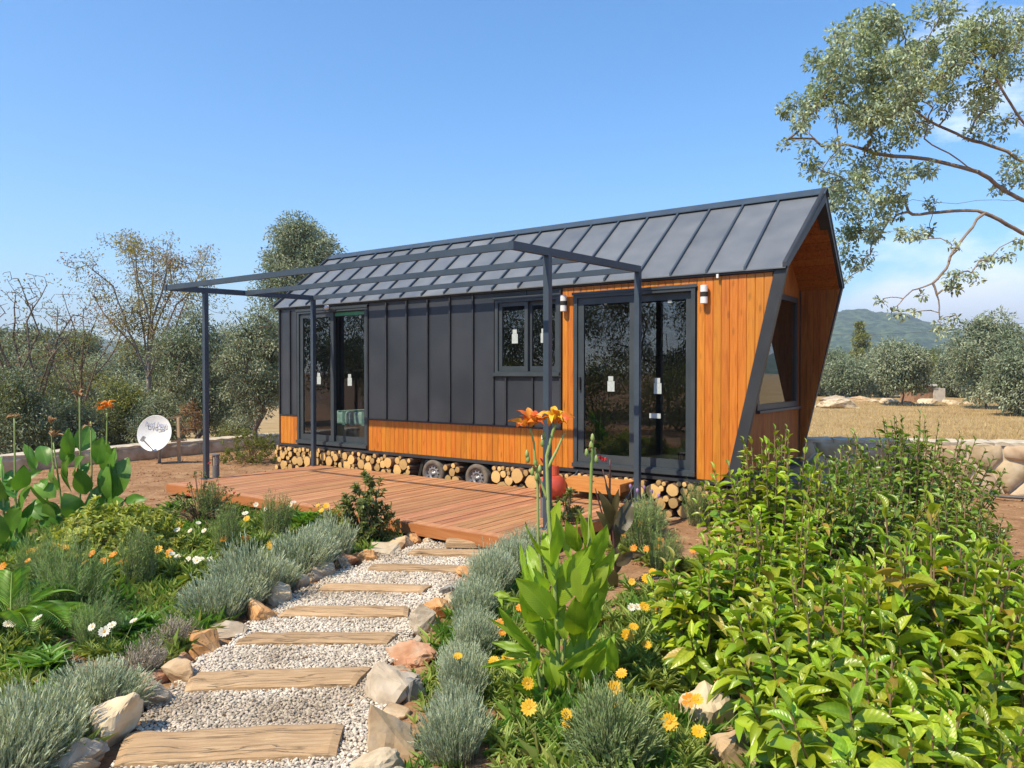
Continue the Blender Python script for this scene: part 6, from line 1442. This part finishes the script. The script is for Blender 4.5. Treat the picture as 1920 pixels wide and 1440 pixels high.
# purple flower stalks by the deck end
P = G(1205, 1000); o = empty('flowering_lavender', tuple(P)); tag(o, 'thin lavender stalks with violet flower heads by the pergola post', 'lavender')
for (x, y) in ((1182,912),(1195,920),(1208,915),(1222,922),(1235,930)):
    Q = AT(x, y, P[1])-P; MB().tube([(Q[0]*.4, Q[1], 0), (Q[0]*.8, Q[1], Q[2]*.6), tuple(Q)], .003, 5, cap=False).build('stalk', M['lavstem'], o); MB().lathe([(0,-.03),(.014,-.01),(.016,.015),(0,.03)], 8).build('flower_spike', M['petal_v'], o, smooth=True, loc=tuple(Q))
# ------------------------------------------------------------------ loose stuff on the ground
def ground_cover():
    # soil clods and chips
    n = 9000; a = rng.uniform(0, 1, n); X = rng.uniform(-9, 9, n); Y = 2.6+a**.8*13; P = np.stack([X, Y], 1)
    ok = (path_dist(P) > HALF+.05) & (np.abs(X/Y) < .72); rel = P-np.array([HX, HY]); u = rel@UX; v = rel@VX
    ok &= ~((u > -.1) & (u < 8.4) & (v > -.1) & (v < 2.6)) & ~((u > 1.1) & (u < 7.45) & (v > -2.85) & (v < 0)); P = P[ok]; n = len(P)
    V0 = np.array([(0,0,1),(1,0,0),(0,1,0),(-1,0,0),(0,-1,0),(0,0,-1)]); F0 = np.array([(0,1,2),(0,2,3),(0,3,4),(0,4,1),(5,2,1),(5,3,2),(5,4,3),(5,1,4)])
    S = rng.uniform(.006, .02, (n, 1, 3))*np.array([1.2, 1.2, .7])*rng.uniform(.6, 1.4, (n, 1, 1)); V = V0[None]*S*rng.uniform(.7, 1.3, (n, 6, 1))
    c, s_ = np.cos(X[ok]*99), np.sin(X[ok]*99); V = np.stack([V[..., 0]*c[:, None]-V[..., 1]*s_[:, None], V[..., 0]*s_[:, None]+V[..., 1]*c[:, None], V[..., 2]], 2)
    V[..., 0] += P[:, :1]; V[..., 1] += P[:, 1:2]; V[..., 2] += .004+ground_z(P[:, 0], P[:, 1])[:, None]
    o = MB().add(V.reshape(-1, 3), ((np.arange(n)*6)[:, None, None]+F0[None]).reshape(-1, 3)).build('soil_clods', pmat('clod', [(.26,.12,.05),(.44,.26,.13)], nscale=3, rough=.95, island=.35)); tag(o, 'crumbly clods of red brown garden soil', 'soil', kind='stuff')
    # dry grass of the field
    n = 42000; Y = 11.6+rng.uniform(0, 1, n)**1.6*38; X = Y*rng.uniform(.28, .85, n); P = np.stack([X, Y, np.zeros(n)], 1); P = P[(P[:, 1] > 12.3-.24*(P[:, 0]-3.75))]; n = len(P)
    mb = MB(); d = norm(rng.normal(size=(n, 3))*.5+np.array([0, 0, 1])); inst(mb, NQUAD, P, d, rvec(n), rng.uniform(.05, .14, n), rng.uniform(.006, .014, n))
    o = mb.build('dry_grass', leafmat('dry_grass', (.42,.29,.12), (.56,.42,.21), rough=.8, island=.3, transl=.2, spec=.1)); tag(o, 'short dry straw coloured grass over the field', 'grass', kind='stuff')
    # low green growth between the bedding plants
    n = 30000; X = rng.uniform(-5.5, 6.5, n); Y = rng.uniform(2.5, 9.2, n); P = np.stack([X, Y], 1); rel = P-np.array([HX, HY]); u = rel@UX; v = rel@VX
    den = np.array([mnoise.noise(Vector((x*1.3, y*1.3, 4)))+.5*mnoise.noise(Vector((x*4, y*4, 9))) for x, y in P])
    ok = (path_dist(P) > HALF+.17) & (v < -2.95) & (den > -.42) & (np.abs(X/Y) < .75) & ((X < 2.6) | (Y < 6.2)); P = P[ok]; den = den[ok]; n = len(P); k = 5
    C = np.repeat(np.c_[P, np.zeros(n)], k, 0); az = rng.uniform(0, 6.28, n*k); el = rng.uniform(.3, 1.4, n*k); d = np.stack([np.cos(az)*np.cos(el), np.sin(az)*np.cos(el), np.sin(el)], 1)
    hgt = np.repeat(np.clip(.06+.10*(den+.3), .05, .16), k); mat_i = np.repeat((np.array([mnoise.noise(Vector((x*2.1, y*2.1, 31))) for x, y in P]) > .05).astype(int)+(rng.random(n) < .2), k)
    mb = MB(); L_ = hgt*rng.uniform(.6, 1.5, n*k); W_ = rng.uniform(.010, .024, n*k); NR = np.array([[0, 0, 1.]])+rvec(n*k)*.3
    for q in range(3):
        z = mat_i == q; inst(mb, DIAM, C[z], d[z], NR[z], L_[z], W_[z], q)
    o = mb.build('ground_cover', [M['gaz'], M['bright'], M['yg']]); tag(o, 'low green weeds and seedlings between the bedding plants', 'weeds', kind='stuff')
    # fallen leaves
    n = 900; X = rng.uniform(-5, 5, n); Y = rng.uniform(2.6, 9, n); P = np.stack([X, Y], 1); rel = P-np.array([HX, HY]); v = rel@VX; ok = (v < -2.9) & (rng.random(n) < np.where(path_dist(P) < HALF, .35, 1)); P = P[ok]; n = len(P)
    mb = MB(); d = rvec(n); d[:, 2] *= .15; inst(mb, LEAF6, np.c_[P, np.full(n, .026)], d, np.array([[0, 0, 1.]])+rvec(n)*.25, rng.uniform(.02, .055, n), rng.uniform(.01, .022, n))
    o = mb.build('leaf_litter', M['dryleaf']); tag(o, 'dry fallen leaves scattered over beds and path', 'leaves', kind='stuff')
ground_cover()

# ------------------------------------------------------------------ air
def haze():
    m = bpy.data.materials.new('summer_haze'); m.use_nodes = True; nt = m.node_tree; nt.nodes.remove(nt.nodes['Principled BSDF'])
    v = nt.nodes.new('ShaderNodeVolumePrincipled'); v.inputs['Color'].default_value = (.86,.92,1,1); v.inputs['Density'].default_value = .00060; v.inputs['Anisotropy'].default_value = .25
    nt.links.new(v.outputs[0], nt.nodes['Material Output'].inputs['Volume'])
    o = MB().box(-2700, 2700, -2700, 2700, -30, 190).build('haze', m); tag(o, 'thin bluish summer haze over the valley', 'haze', kind='stuff')
haze()
